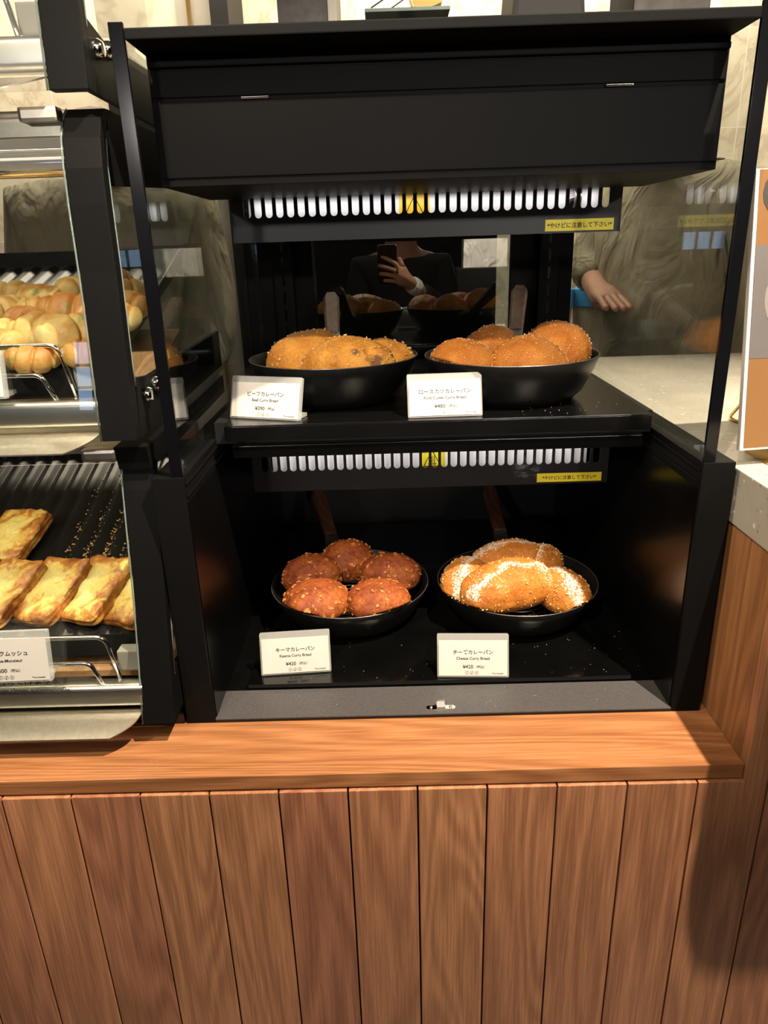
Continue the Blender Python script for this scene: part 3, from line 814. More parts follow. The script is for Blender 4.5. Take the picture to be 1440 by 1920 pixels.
# crumbs fallen on the floor tray and on the shelf
def crumbs(label, regions, seed, mat):
    rnd = random.Random(seed); bm = bmesh.new()
    for n, x0, x1, y0, y1, z in regions:
        for i in range(n):
            sz = rnd.uniform(0.0002, 0.0006)
            mtx = Matrix.Translation((rnd.uniform(x0, x1), rnd.uniform(y0, y1), z + sz * 0.4)) @ Matrix.Diagonal((sz, sz * 0.7, sz * 0.6, 1))
            bmesh.ops.create_icosphere(bm, subdivisions=1, radius=1.0, matrix=mtx)
    o = obj('bread_crumbs', bm, mat); return tag(o, label, 'crumbs', None, 'stuff')
crumbs('tiny crumbs on the black floor tray and shelf of the case', [(60, -0.24, 0.24, 0.07, 0.16, ZT), (24, 0.18, 0.275, 0.08, 0.25, 0.004), (24, 0.10, 0.25, 0.13, 0.20, ZS), (20, -0.27, 0.27, 0.005, 0.055, 0.0052)], 4, M['paper'])
crumbs('pale crumbs on the oak ledge below the pastry case', [(34, -0.60, -0.30, -0.085, -0.03, 0.0), (10, 0.28, 0.32, -0.06, -0.02, 0.0)], 5, M['crumb'])

# ------------------------------------------------------------------ price cards
def card(label, jp, en, price, base, rotz, w=0.0930, h=0.0545, tilt=18, handle=None):
    t = thing('price_card', label, 'price card', base, rotz, 'clear acrylic price cards')
    # local frame: X along the card, tilted back about its lower front edge
    T = Matrix.Rotation(R(-tilt), 4, 'X')
    def put(bm): bm.transform(T); return bm
    bm = bmesh.new(); prism(bm, rrect(-w / 2, w / 2, 0.0004, h, 0.002), 'Y', 0.0, 0.0060); put(bm)
    st = obj('acrylic_block', bm, M['acrylic'], t, bevel=0.0005)
    bm = bmesh.new(); box(bm, -w / 2 + 0.004, w / 2 - 0.004, 0.010, 0.032, 0.0003, 0.0045)
    obj('acrylic_foot', bm, M['acrylic'], t, bevel=0.0004)
    bm = bmesh.new(); box(bm, -w / 2 + 0.0022, w / 2 - 0.0022, -0.0007, -0.0003, 0.0025, h - 0.0080); put(bm)
    pp = obj('paper', bm, M['paper'], t)
    if not jp: return t
    bm = text_bm([(jp, 0.0066, 0, h * 0.545, 'CENTER'), (en, 0.0052, 0, h * 0.415, 'CENTER'), ('¥' + price, 0.0066, -0.0065, h * 0.215, 'CENTER'), ('（税込）', 0.0040, 0.0095, h * 0.225, 'CENTER'), ('*Tax included', 0.0026, w / 2 - 0.0075, h * 0.085, 'RIGHT')])
    for k in (-1, 0, 1):
        cx = k * 0.0062 - 0.0015; cz_ = h * 0.115
        ring_bm(bm, cx, cz_, 0.0024, 0.0003)
        if k == -1:
            stroke(bm, (cx - 0.0007, cz_ - 0.0013), (cx - 0.0007, cz_ + 0.0009), 0.0003); stroke(bm, (cx + 0.0007, cz_ - 0.0013), (cx + 0.0007, cz_ + 0.0009), 0.0003); stroke(bm, (cx - 0.0005, cz_ + 0.0013), (cx + 0.0005, cz_ + 0.0013), 0.0004)
        elif k == 0:
            stroke(bm, (cx - 0.0012, cz_ - 0.0016), (cx + 0.0012, cz_ + 0.0016), 0.0004); stroke(bm, (cx - 0.0001, cz_ - 0.0013), (cx - 0.0001, cz_ + 0.0003), 0.0007)
        else:
            ring_bm(bm, cx, cz_ - 0.0002, 0.0013, 0.0003, 0, 7)
    bmesh.ops.translate(bm, verts=bm.verts, vec=(0, -0.0009, 0)); put(bm)
    obj('lettering', bm, M['greyink'], pp)
    return t
card('price card for beef curry bread, turned left on the upper shelf', 'ビーフカレーパン', 'Beef Curry Bread', '390', (-0.2140, 0.1530, ZS), R(-19), 0.0985)
card('price card for pork cutlet curry bread on the upper shelf', 'ロースカツカレーパン', 'Pork Cutlet Curry Bread', '480', (0.0145, 0.1375, ZS), R(1.5), 0.0930)
card('price card for keema curry bread on the lower left tray', 'キーマカレーパン', 'Keema Curry Bread', '420', (-0.1890, 0.0850, ZT), R(4.0), 0.0935, 0.0575)
card('price card for cheese curry bread on the lower right tray', 'チーズカレーパン', 'Cheese Curry Bread', '420', (0.0450, 0.0660, ZT), R(-3.0), 0.0935, 0.0575)

# ------------------------------------------------------------------ three-tier pastry case on the left
pc = thing('pastry_case', 'black and chrome three-tier pastry case with curved glass doors', 'pastry case')
XR = -0.3165; XP = -0.352; XL = -1.25
boxobj('base', XL, -0.318, 0.0, 0.60, 0.0005, 0.0140, M['gloss'], pc, 0.001)

def tier(zb, prof, top, name_i):
    """zb: height of the steel lip; prof: front line of the end post as (y, z) from bottom to top"""
    dep = 0.014
    # end post
    bm = bmesh.new()
    prism(bm, prof + [(y + dep, z) for y, z in reversed(prof)], 'X', XP, XR)
    post = obj('end_post', bm, M['powder'], pc, bevel=0.0010)
    # side frame with an open window, and its glass
    z0 = prof[0][1]; z1 = prof[-1][1]
    if top:
        side_pts = [(prof[0][0] + dep, z0), (0.40, z0 + 0.012), (0.40, z0 + 0.065), (0.055, z0 + 0.055), (prof[1][0] + dep + 0.004, z0 + 0.060)]
        bm = bmesh.new(); prism(bm, side_pts, 'X', XR - 0.006, XR)
        lo = obj('side_rail', bm, M['powder'], pc)
        ymax = prof[-1][0]
        bm = bmesh.new(); prism(bm, [(prof[-3][0] + dep, z1 - 0.068), (0.40, z1 - 0.045), (0.40, z1), (ymax + 0.004, z1)], 'X', XR - 0.006, XR)
        obj('side_rail', bm, M['powder'], pc)
    else:
        bm = bmesh.new(); prism(bm, [(prof[0][0] + dep, z0), (0.30, z0 - 0.002), (0.40, z0 + 0.03), (0.40, z0 + 0.06), (0.06, z0 + 0.05), (prof[1][0] + dep, z0 + 0.06)], 'X', XR - 0.006, XR)
        lo = obj('side_rail', bm, M['powder'], pc)
    ga = [(y + 0.016, z) for y, z in prof if z > z0 + 0.035 and z < z1 - 0.02]
    bm = bmesh.new(); prism(bm, [(ga[0][0], z0 + 0.052)] + ga + [(0.36, ga[-1][1]), (0.36, z0 + 0.052)], 'X', XR - 0.0045, XR - 0.0015)
    sg = obj('side_pane', bm, M['glass'], pc)
    bm = bmesh.new(); tube(bm, [(XR - 0.0005, y - 0.001, z) for y, z in [(ga[0][0], z0 + 0.052)] + ga], 0.0011, 6)
    obj('pane_edge', bm, M['glassedge'], sg, True)
    for y, z in ((0.030, z0 + 0.038), (0.062, z0 + 0.044)):
        b2 = bmesh.new(); lathe(b2, [(0, 0), (0.0085, 0), (0.0085, 0.004), (0.006, 0.0075), (0, 0.008)], 20, False)
        k = obj('hinge_screw', b2, M['chrome'], lo, 'auto', (XR, y, z)); k.rotation_euler = (0, R(90), 0)
    # curved glass door and its edge
    bm = bmesh.new()
    gp = [(y - 0.0005, z) for y, z in prof]
    prism(bm, gp + [(y + 0.0035, z) for y, z in reversed(gp)], 'X', XL, XP - 0.0008)
    door = obj('glass_door', bm, M['glass'], pc)
    bm = bmesh.new(); tube(bm, [(XP - 0.0014, y + 0.001, z) for y, z in gp], 0.0010, 6)
    obj('door_edge', bm, M['glassedge'], door, True)
    # steel lip with a rounded end, chrome rail above it
    yb = prof[0][0]
    bm = bmesh.new()
    n = 10; rows = []
    for i in range(n + 1):
        u = i / n
        y = yb + 0.012 - 0.036 * u; z = zb + 0.014 - 0.014 * u ** 1.5
        xr = XP - 0.002 - 0.030 * (u ** 2.6)
        rows.append((y, z, xr))
    va = []; 
    for y, z, xr in rows: va.append([bm.verts.new((x, y, z + dz)) for x, dz in ((XL, 0), (xr, 0), (xr, -0.0015), (XL, -0.0015))])
    for a, b in zip(va, va[1:]):
        for k in range(4): bm.faces.new((a[k], a[(k + 1) % 4], b[(k + 1) % 4], b[k]))
    bm.faces.new(va[0]); bm.faces.new(list(reversed(va[-1])))
    obj('lip_plate', bm, M['steel'], pc, 'auto')
    bm = bmesh.new(); prism(bm, rrect(yb + 0.008, yb + 0.030, zb + 0.018, zb + 0.047, 0.007), 'X', XL, XP + 0.001)
    obj('chrome_rail', bm, M['rail'], pc, 'auto')
    # chrome card rails bent at the end
    for dz, dx, y in ((0.100, 0.0, yb + 0.030), (0.072, -0.016, yb + 0.020)):
        xe = -0.381 + dx
        pts = [(XL + 0.1, y, zb + dz)] + [(xe - 0.022 + 0.012 * math.sin(R(a)), y, zb + dz - 0.012 + 0.012 * math.cos(R(a))) for a in range(0, 81, 16)] + [(xe, y - 0.004, zb + 0.045)]
        bm = bmesh.new(); tube(bm, pts, 0.0026, 10)
        obj('card_rail', bm, M['chrome'], pc, True)
    boxobj('stop_block', -0.384, -0.353, yb + 0.034, yb + 0.052, zb + 0.052, zb + 0.078, M['grey'], pc, 0.002)
    # wooden under-board, tilted back
    sl = 0.33
    bm = bmesh.new(); prism(bm, [(yb + 0.055, zb + 0.040), (0.20, zb + 0.040 + sl * (0.20 - yb - 0.055)), (0.20, zb + 0.032 + sl * (0.20 - yb - 0.055)), (yb + 0.055, zb + 0.032)], 'X', XL, -0.3195)
    obj('under_board', bm, M['board'], pc)

mid_prof = [(-0.020, 0.3650), (-0.012, 0.440), (-0.004, 0.530), (-0.001, 0.590), (0.002, 0.622), (0.008, 0.648), (0.018, 0.666), (0.032, 0.6755)]
low_prof = [(-0.040, 0.0300), (-0.028, 0.080), (-0.014, 0.140), (-0.002, 0.200), (0.008, 0.260), (0.015, 0.300), (0.022, 0.3300)]
top_prof = [(-0.004, 0.6850), (0.002, 0.740), (0.008, 0.800), (0.012, 0.880), (0.020, 0.940)]
tier(0.0300, low_prof, False, 0)
tier(0.3600, mid_prof, True, 1)
tier(0.6840, top_prof, False, 2)
# housing between the tiers
bm = bmesh.new(); prism(bm, [(0.012, 0.325), (0.40, 0.335), (0.40, 0.362), (0.005, 0.352)], 'X', XP, XR); obj('tier_bracket', bm, M['powder'], pc, bevel=0.001)
boxobj('steel_deck', XL, XP, 0.020, 0.40, 0.3420, 0.3500, M['steel'], pc, 0.001)
boxobj('steel_deck', XL, XP, 0.034, 0.40, 0.6700, 0.6760, M['steel'], pc, 0.001)
bm = bmesh.new(); tube(bm, [(XL, 0.030, 0.630), (XP, 0.030, 0.630)], 0.0125, 24); obj('chrome_tube', bm, M['chrome'], pc, 'auto')
boxobj('door_header', XL, XP - 0.002, 0.020, 0.034, 0.6500, 0.6690, M['steel'], pc, 0.002)
for z, y in ((0.6660, 0.085), (0.3390, 0.090)):
    bm = bmesh.new(); box(bm, XL, XP - 0.005, y, y + 0.012, z - 0.001, z + 0.0025); obj('led_strip', bm, M['led'], pc)
boxobj('pull_tab', -0.388, -0.352, 0.004, 0.020, 0.6620, 0.6745, M['steel'], pc, 0.003)
boxobj('pull_tab', -0.388, -0.350, 0.004, 0.026, 0.3360, 0.3500, M['steel'], pc, 0.004)
area('pastry_light', (-0.75, 0.075, 0.640), (-0.75, 0.16, 0.40), 0.30, (1.0, 0.86, 0.60), 0.75, 0.02)
area('pastry_light', (-0.75, 0.085, 0.330), (-0.75, 0.14, 0.05), 0.75, (1.0, 0.86, 0.58), 0.75, 0.02)
# lettering on the lower glass door
bm = text_bm([('自動で閉まります', 0.0105, -0.4310, 0.0855, 'RIGHT'), ('Cover closes automatically.', 0.0085, -0.4310, 0.0745, 'RIGHT')])
bmesh.ops.translate(bm, verts=bm.verts, vec=(0, -0.0348, 0))
obj('lettering', bm, M['ink'], pc)

def tray(label, y0, z0, y1, z1, x0, x1, wall):
    t = thing('baking_tray', label, 'baking tray', (0, 0, 0), 0, 'dark ribbed trays in the pastry case')
    bm = bmesh.new()
    n = int((x1 - x0) / 0.0028); rows = []
    sl = (z1 - z0) / (y1 - y0); nv = Vector((0, -sl, 1)).normalized()
    for i in range(n + 1):
        x = x0 + (x1 - x0) * i / n
        hgt = 0.0030 * (1 if math.sin(2 * math.pi * x / 0.026) > 0.15 else (math.sin(2 * math.pi * x / 0.026) + 1) / 1.15 * 1.0)
        rows.append([bm.verts.new(Vector((x, y0, z0)) + nv * hgt), bm.verts.new(Vector((x, y1, z1)) + nv * hgt)])
    for a, b in zip(rows, rows[1:]): bm.faces.new((a[0], b[0], b[1], a[1]))
    obj('ribbed_floor', bm, M['traymetal'], t, True)
    bm = bmesh.new(); box(bm, x0, x1 + 0.001, y0 - 0.002, y0, z0 - 0.024, z0 + 0.004); obj('front_wall', bm, M['matte'], t)
    bm = bmesh.new(); prism(bm, [(y0, z0), (y1, z1), (y1, z1 + wall), (y0, z0 + 0.004)], 'X', x1, x1 + 0.0016); obj('side_wall', bm, M['traymetal'], t)
    bm = bmesh.new(); box(bm, x0, x1, y1, y1 + 0.002, z1 - 0.005, z1 + wall); obj('rear_wall', bm, M['traymetal'], t)
tray('dark ribbed tray of pale rolls in the middle tier', 0.030, 0.4300, 0.360, 0.5300, XL, -0.3500, 0.022)
tray('dark ribbed tray of cheese toasts in the bottom tier', 0.022, 0.1120, 0.380, 0.2420, XL, -0.3500, 0.022)

def roll(label, p, L, r, rotz, mat, seed, tilt=17, turns=2.6, bend=0.30):
    rnd = random.Random(seed); off = Vector((seed * 1.7, seed * 2.9, seed))
    bm = bmesh.new(); nu, nvv = 64, 40; rows = []
    for i in range(nu + 1):
        u = -1 + 2 * i / nu
        pr_ = max(0.0, 1 - abs(u) ** 2.6) ** 0.5
        cx = u * L / 2; cy = bend * L * (u * u - 0.4) * 0.5
        ring = []
        for k in range(nvv):
            a = 2 * math.pi * k / nvv
            ph_ = (u * turns * 0.62 + a / (2 * math.pi) + seed * 0.37) % 1.0; ph_ = min(ph_, 1 - ph_)
            ridge = 1.03 - 0.20 * math.exp(-(ph_ / 0.11) ** 2) + 0.05 * ph_ + 0.05 * noise.noise(Vector((u * 3, math.cos(a), math.sin(a))) + off)
            rr = r * pr_ * ridge
            z = rr * math.sin(a); z = z * 0.72 if z < 0 else z * 0.95
            ring.append(bm.verts.new((cx, cy + rr * math.cos(a), z)))
        rows.append(ring)
    for a_, b_ in zip(rows, rows[1:]):
        for k in range(nvv): bm.faces.new((a_[k], a_[(k + 1) % nvv], b_[(k + 1) % nvv], b_[k]))
    bmesh.ops.remove_doubles(bm, verts=bm.verts, dist=1e-6)
    o = obj('bread_roll', bm, mat, None, True, p); o.rotation_euler = (R(tilt), 0, rotz)
    return tag(o, label, 'bread roll', 'twisted bread rolls on the middle tray')
RL = [
    (-0.517, 0.185, 0.503, 0.070, 0.024, 20, 'r', 'pale twisted roll at the left picture edge, back row'),
    (-0.478, 0.172, 0.500, 0.072, 0.023, -15, 'r', 'pale twisted roll in the back row, second from the left'),
    (-0.440, 0.190, 0.506, 0.058, 0.024, 60, 'r', 'speckled round-ended roll alone at the rear of the tray'),
    (-0.398, 0.205, 0.512, 0.064, 0.026, 60, 't', 'tall toasted roll beside the black post, back row'),
    (-0.505, 0.132, 0.488, 0.068, 0.025, 70, 'r', 'pale plump roll at the left picture edge, second row'),
    (-0.462, 0.132, 0.489, 0.052, 0.021, 30, 'r', 'small twisted roll left of the big toasted one'),
    (-0.418, 0.126, 0.488, 0.094, 0.027, 14, 't', 'big smooth toasted roll in the middle of the tray'),
    (-0.466, 0.103, 0.480, 0.062, 0.022, -32, 't', 'toasted twisted roll below the small twisted one'),
    (-0.482, 0.072, 0.470, 0.060, 0.021, 10, 'r', 'green-flecked roll at the left, third row'),
    (-0.430, 0.068, 0.470, 0.086, 0.025, 12, 'r', 'long pale roll in the third row, crossing the tray'),
    (-0.470, 0.044, 0.462, 0.064, 0.021, -8, 'r', 'pale roll behind the chrome rail at the far left'),
    (-0.392, 0.058, 0.468, 0.092, 0.029, 62, 'r', 'large ridged roll near the black post, standing lengthwise'),
    (-0.366, 0.022, 0.452, 0.060, 0.021, 25, 't', 'toasted roll at the front corner against the post'),
    (-0.424, 0.016, 0.450, 0.062, 0.019, 8, 't', 'toasted roll low behind the chrome rail'),
    (-0.376, 0.182, 0.503, 0.066, 0.022, 40, 'r', 'pale roll right of the black post, seen through the side pane'),
    (-0.370, 0.140, 0.490, 0.076, 0.024, -10, 't', 'toasted roll right of the black post, second row'),
    (-0.366, 0.104, 0.480, 0.066, 0.022, 15, 'r', 'green-flecked roll right of the black post, front row'),
]
for i, (x, y, z, L, r, a, k, lab) in enumerate(RL):
    roll(lab, (x, y, z - 0.004), L * 0.95, r * 0.90, R(a), M['roll'] if k == 'r' else M['rolltoast'], 70 + i * 3)

def croque(label, p, rotz, seed, tilt=(20, 0), w=0.077, l=0.100, t=0.016):
    off = Vector((seed * 2.3, seed, seed * 0.7))
    bm = bmesh.new(); bmesh.ops.create_cube(bm, size=1.0)
    bmesh.ops.subdivide_edges(bm, edges=bm.edges[:], cuts=22, use_grid_fill=True)
    for v in bm.verts:
        x, y, z = v.co
        q = (abs(2 * x) ** 9 + abs(2 * y) ** 9) ** (1 / 9); e = max(abs(2 * x), abs(2 * y))
        if q > 1e-5: x *= e / q; y *= e / q
        nn = noise.noise(Vector((x * 4, y * 4, 0)) + off); n2 = noise.noise(Vector((x * 13, y * 13, 0)) + off)
        edge = 1 - 0.35 * max(0, (max(abs(2 * x), abs(2 * y)) - 0.75) / 0.25) ** 2
        zz = z * t
        if z > 0: zz = zz * edge + (0.0040 * nn + 0.0026 * n2) * (z * 2)
        s = 1 + 0.06 * noise.noise(Vector((x * 3, y * 3, z * 3)) + off * 2)
        v.co = (x * w * s, y * l * s, zz)
    o = obj('cheese_toast', bm, M['croque'], None, True, p); o.rotation_euler = (R(tilt[0]), R(tilt[1]), rotz)
    return tag(o, label, 'cheese toast', 'baked cheese toasts on the bottom tray')
croque('single cheese toast lying behind the front row', (-0.578, 0.175, 0.186), R(-14), 1, (24, -3), 0.076, 0.092)
croque('leftmost cheese toast of the front row, very yellow', (-0.552, 0.078, 0.150), R(-22), 2, (25, -5))
croque('browned cheese toast in the front row, second from left', (-0.492, 0.078, 0.150), R(-22), 3, (25, -5))
croque('cheese toast in the front row, third, with a yellow centre', (-0.436, 0.078, 0.150), R(-22), 4, (25, -5))
croque('cheese toast half cut off by the black post at the row end', (-0.384, 0.074, 0.146), R(-22), 5, (25, -5))
# loose crumbs in the channels of the bottom tray
rnd = random.Random(9); bm = bmesh.new()
for i in range(420):
    x = -0.512 + 0.013 + 0.026 * rnd.choice((0, 1, 2, 3, 4, 5)) + rnd.gauss(0, 0.003); y = rnd.choice((rnd.uniform(0.11, 0.34), rnd.gauss(0.17, 0.03)))
    if x > -0.354: continue
    z = 0.112 + 0.363 * (y - 0.022) + 0.003; s = rnd.uniform(0.0006, 0.0021)
    mtx = Matrix.Translation((x, y, z)) @ Matrix.Rotation(rnd.uniform(0, 6), 4, Vector((rnd.random(), rnd.random(), 1))) @ Matrix.Diagonal((s, s * 0.7, s * 0.6, 1))
    bmesh.ops.create_icosphere(bm, subdivisions=1, radius=1.0, matrix=mtx)
o = obj('bread_crumbs', bm, M['crumb']); tag(o, 'scattered toast crumbs in the tray channels', 'crumbs', None, 'stuff')

card('price card for croque-monsieur hanging on the chrome rail, cut by the picture edge', 'クロックムッシュ', 'Croque-Monsieur', '500', (-0.4950, -0.0440, 0.0935), R(2), 0.0985, 0.0610, 10)
card('price card at the left picture edge before the middle tray of rolls', '', '', '', (-0.4870, -0.0220, 0.4120), R(2), 0.0930, 0.0480, 10)

# ------------------------------------------------------------------ menu sign with brass easel on the worktop
def place(o, loc, rx=0, ry=0, rz=0):
    o.location = Vector(loc) + Vector((0, 0, H)); o.rotation_euler = (R(rx), R(ry), R(rz))
sg = thing('menu_sign', 'orange menu board with a dish photo on the stone worktop', 'menu sign')
place(sg, (0.4140, 0.0290, 0.3250), -8, 0, 8)
sw, sh = 0.180, 0.285
b_ = boxobj('board', -sw / 2, sw / 2, 0.0, 0.006, 0.0, sh, M['paper'], sg, 0.0008)
boxobj('orange_panel', -sw / 2 + 0.004, sw / 2 - 0.001, -0.0006, -0.0002, 0.003, sh - 0.001, M['orange'], b_, 0)
boxobj('photo_print', -sw / 2 + 0.004, sw / 2 - 0.001, -0.0009, -0.0005, 0.098, 0.212, M['photo'], b_, 0)
bm = bmesh.new(); prism(bm, [(p[0] * 1.0, p[1]) for p in arc(0.0, 0.158, 0.073, 0, 360, 40)[:-1]], 'Y', -0.0012, -0.0008)
for v in bm.verts: v.co.z = 0.158 + (v.co.z - 0.158) * 0.74
obj('plate_print', bm, M['plate'], b_)
bm = bmesh.new(); prism(bm, [(x + 0.004 * math.sin(7 * i), z) for i, (x, z) in enumerate(arc(0.0, 0.158, 0.052, 0, 360, 26)[:-1])], 'Y', -0.0015, -0.0011)
for v in bm.verts: v.co.z = 0.158 + (v.co.z - 0.158) * 0.6
obj('dish_print', bm, M['food'], b_)
bm = text_bm([('C', 0.052, -sw / 2 + 0.006, 0.244, 'LEFT')])
for v in bm.verts: v.co.x = (-sw / 2 + 0.010) + (v.co.x + sw / 2 - 0.010) * 0.72
bmesh.ops.translate(bm, verts=bm.verts, vec=(0, -0.0010, 0)); obj('lettering', bm, M['ink'], b_)
ez = thing('easel', 'bent brass wire easel behind the orange menu sign', 'easel')
bm = bmesh.new()
for dx in (0.0, 0.12):
    tube(bm, [(0.500 - 0.06 + dx, 0.050, 0.309), (0.4150 + dx, 0.225, 0.309), (0.4140 + dx, 0.231, 0.3095), (0.4140 + dx, 0.230, 0.313), (0.4200 + dx, 0.100, 0.440), (0.425 + dx, 0.075, 0.470)], 0.0022, 8)
tube(bm, [(0.425, 0.075, 0.470), (0.545, 0.075, 0.470)], 0.0022, 8)
obj('wire_frame', bm, M['brass'], ez, True)
boxobj('rest_bar', 0.36, 0.56, 0.020, 0.075, 0.3066, 0.3240, M['brass'], ez, 0.001)

# ------------------------------------------------------------------ things standing on top of the case and behind it
def top_thing(name, label, cat, x0, x1, y0, y1, z0, z1, mat, bevel=0.003):
    o = boxobj(name, x0, x1, y0, y1, z0, z1, mat, None, bevel); return tag(o, label, cat)
bx = thing('slate_block', 'dark slate block with a brown end on top of the display case', 'block')
boxobj('block_body', -0.1800, -0.1180, 0.31, 0.42, 0.7318, 0.90, M['slate'], bx, 0.002)
boxobj('end_cap', -0.1178, -0.1060, 0.31, 0.42, 0.7318, 0.90, M['grey'], bx, 0.002)
top_thing('speckled_stone', 'grey speckled stone block at the right end of the case top', 'stone block', 0.2610, 0.3560, 0.31, 0.42, 0.7318, 0.90, M['slate'])
bm = bmesh.new(); prism(bm, [(0.104, 0.7318), (0.208, 0.7318), (0.186, 0.93), (0.120, 0.93)], 'Y', 0.30, 0.42)
# kept inside the case footprint
o = obj('black_pouch', bm, M['matte'], bevel=0.006); tag(o, 'black tapered pouch standing on the case top, right of centre', 'pouch')
st = thing('tray_stand', 'glass plate with a gold clip and thin rods on top of the case', 'stand')
boxobj('glass_plate', -0.0720, 0.0350, 0.32, 0.42, 0.820, 0.824, M['glassedge'], st, 0.0008)
boxobj('plate_leg', -0.0280, -0.0080, 0.36, 0.38, 0.7318, 0.820, M['matte'], st, 0.0008)
for k in range(5):
    b2 = bmesh.new(); d = 0.0125 * k
    tube(b2, [(-0.072 + d * 0.6, 0.40, 0.8300 + 0.028 - d), (-0.005 + d * 0.3, 0.40, 0.8300 + 0.062 - d)], 0.0010, 8); obj('rod', b2, M['ferrule'], st, True)
bm = bmesh.new(); prism(bm, [(-0.012, 0.848), (-0.002, 0.836), (0.030, 0.846), (0.030, 0.852), (0.024, 0.837), (0.020, 0.837), (0.026, 0.875), (-0.010, 0.870)], 'Y', 0.385, 0.41); bm.free()
bm = bmesh.new(); prism(bm, [(-0.016, 0.862), (-0.006, 0.834), (0.030, 0.845), (0.026, 0.880), (-0.012, 0.875)], 'Y', 0.385, 0.41); obj('gold_clip', bm, M['brass'], st, bevel=0.001)

# staff area behind
bc = thing('back_counter', 'dark back counter along the tiled wall behind the case', 'back counter', (0, 0, -H))
boxobj('cabinet', -0.45, 2.6, 1.55, 2.08, 0.0, cz(0.16), M['matte'], bc, 0.003)
boxobj('counter_top', -0.47, 2.62, 1.52, 2.09, cz(0.16), cz(0.20), M['grey'], bc, 0.003)
cb = thing('dark_backdrop', 'added tall black backdrop box behind the rear glass of the case', 'cabinet', (0, 0, -H))  # added backdrop that keeps the view through the rear glass dark
boxobj('body', -0.40, 0.22, 1.12, 1.48, 0.0, cz(0.70), M['matte'], cb, 0.004)
boxobj('door', -0.38, 0.20, 1.105, 1.12, 0.1, cz(0.64), M['matte'], cb, 0.003)
tc_ = thing('tall_fridge', 'tall black framed cabinet with a pale door, top left behind the cases', 'cabinet', (0, 0, -H))
boxobj('frame_left', -0.905, -0.760, 1.80, 2.08, 0.0, cz(1.75), M['matte'], tc_, 0.003)
boxobj('pale_door', -0.760, -0.560, 1.83, 2.08, 0.0, cz(1.75), M['grey'], tc_, 0.003)
boxobj('door_strip', -0.634, -0.622, 1.822, 1.832, 0.0, cz(1.75), M['brass'], tc_, 0.001)
boxobj('frame_right', -0.560, -0.505, 1.80, 2.08, 0.0, cz(1.75), M['matte'], tc_, 0.003)
for x, lab in ((0.480, 'cream tub with a blue lid on the back counter, left one'), (0.595, 'cream tub with a blue lid on the back counter, beside the oven')):
    t = thing('food_tub', lab, 'tub', (x, 1.62, 0.2005), 0, 'lidded tubs on the back counter')
    bm = bmesh.new(); lathe(bm, [(0, 0), (0.045, 0), (0.056, 0.150), (0, 0.150)], 32, False); obj('tub_body', bm, M['cream'], t, 'auto')
    bm = bmesh.new(); lathe(bm, [(0, 0.150), (0.060, 0.150), (0.058, 0.200), (0.03, 0.215), (0, 0.217)], 32, False); obj('tub_lid', bm, M['blue'], t, 'auto')
t = thing('green_bowl', 'green bowl with a pale rim on the back counter near the case', 'bowl', (0.40, 1.56, 0.2005))
bm = bmesh.new(); lathe(bm, [(0, 0), (0.03, 0), (0.045, 0.075), (0.043, 0.075), (0.028, 0.004), (0, 0.004)], 28, False); obj('bowl_body', bm, M['green'], t, 'auto')
bm = bmesh.new(); lathe(bm, [(0.043, 0.074), (0.047, 0.074), (0.047, 0.080), (0.043, 0.080)], 28); obj('bowl_rim', bm, M['cream'], t, 'auto')
ov = thing('oven', 'black oven with a rounded window behind the staff member', 'oven', (0, 0, 0.2005))
boxobj('oven_body', 0.66, 1.60, 1.56, 2.05, 0.0, 0.40, M['matte'], ov, 0.006)
bm = bmesh.new(); prism(bm, rrect(0.685, 1.20, 0.03, 0.36, 0.03), 'Y', 1.548, 1.562); obj('oven_door', bm, M['satin'], ov, bevel=0.002)
bm = bmesh.new(); prism(bm, rrect(0.715, 1.16, 0.05, 0.24, 0.03), 'Y', 1.545, 1.549); obj('oven_window', bm, M['grey'], ov, bevel=0.001)

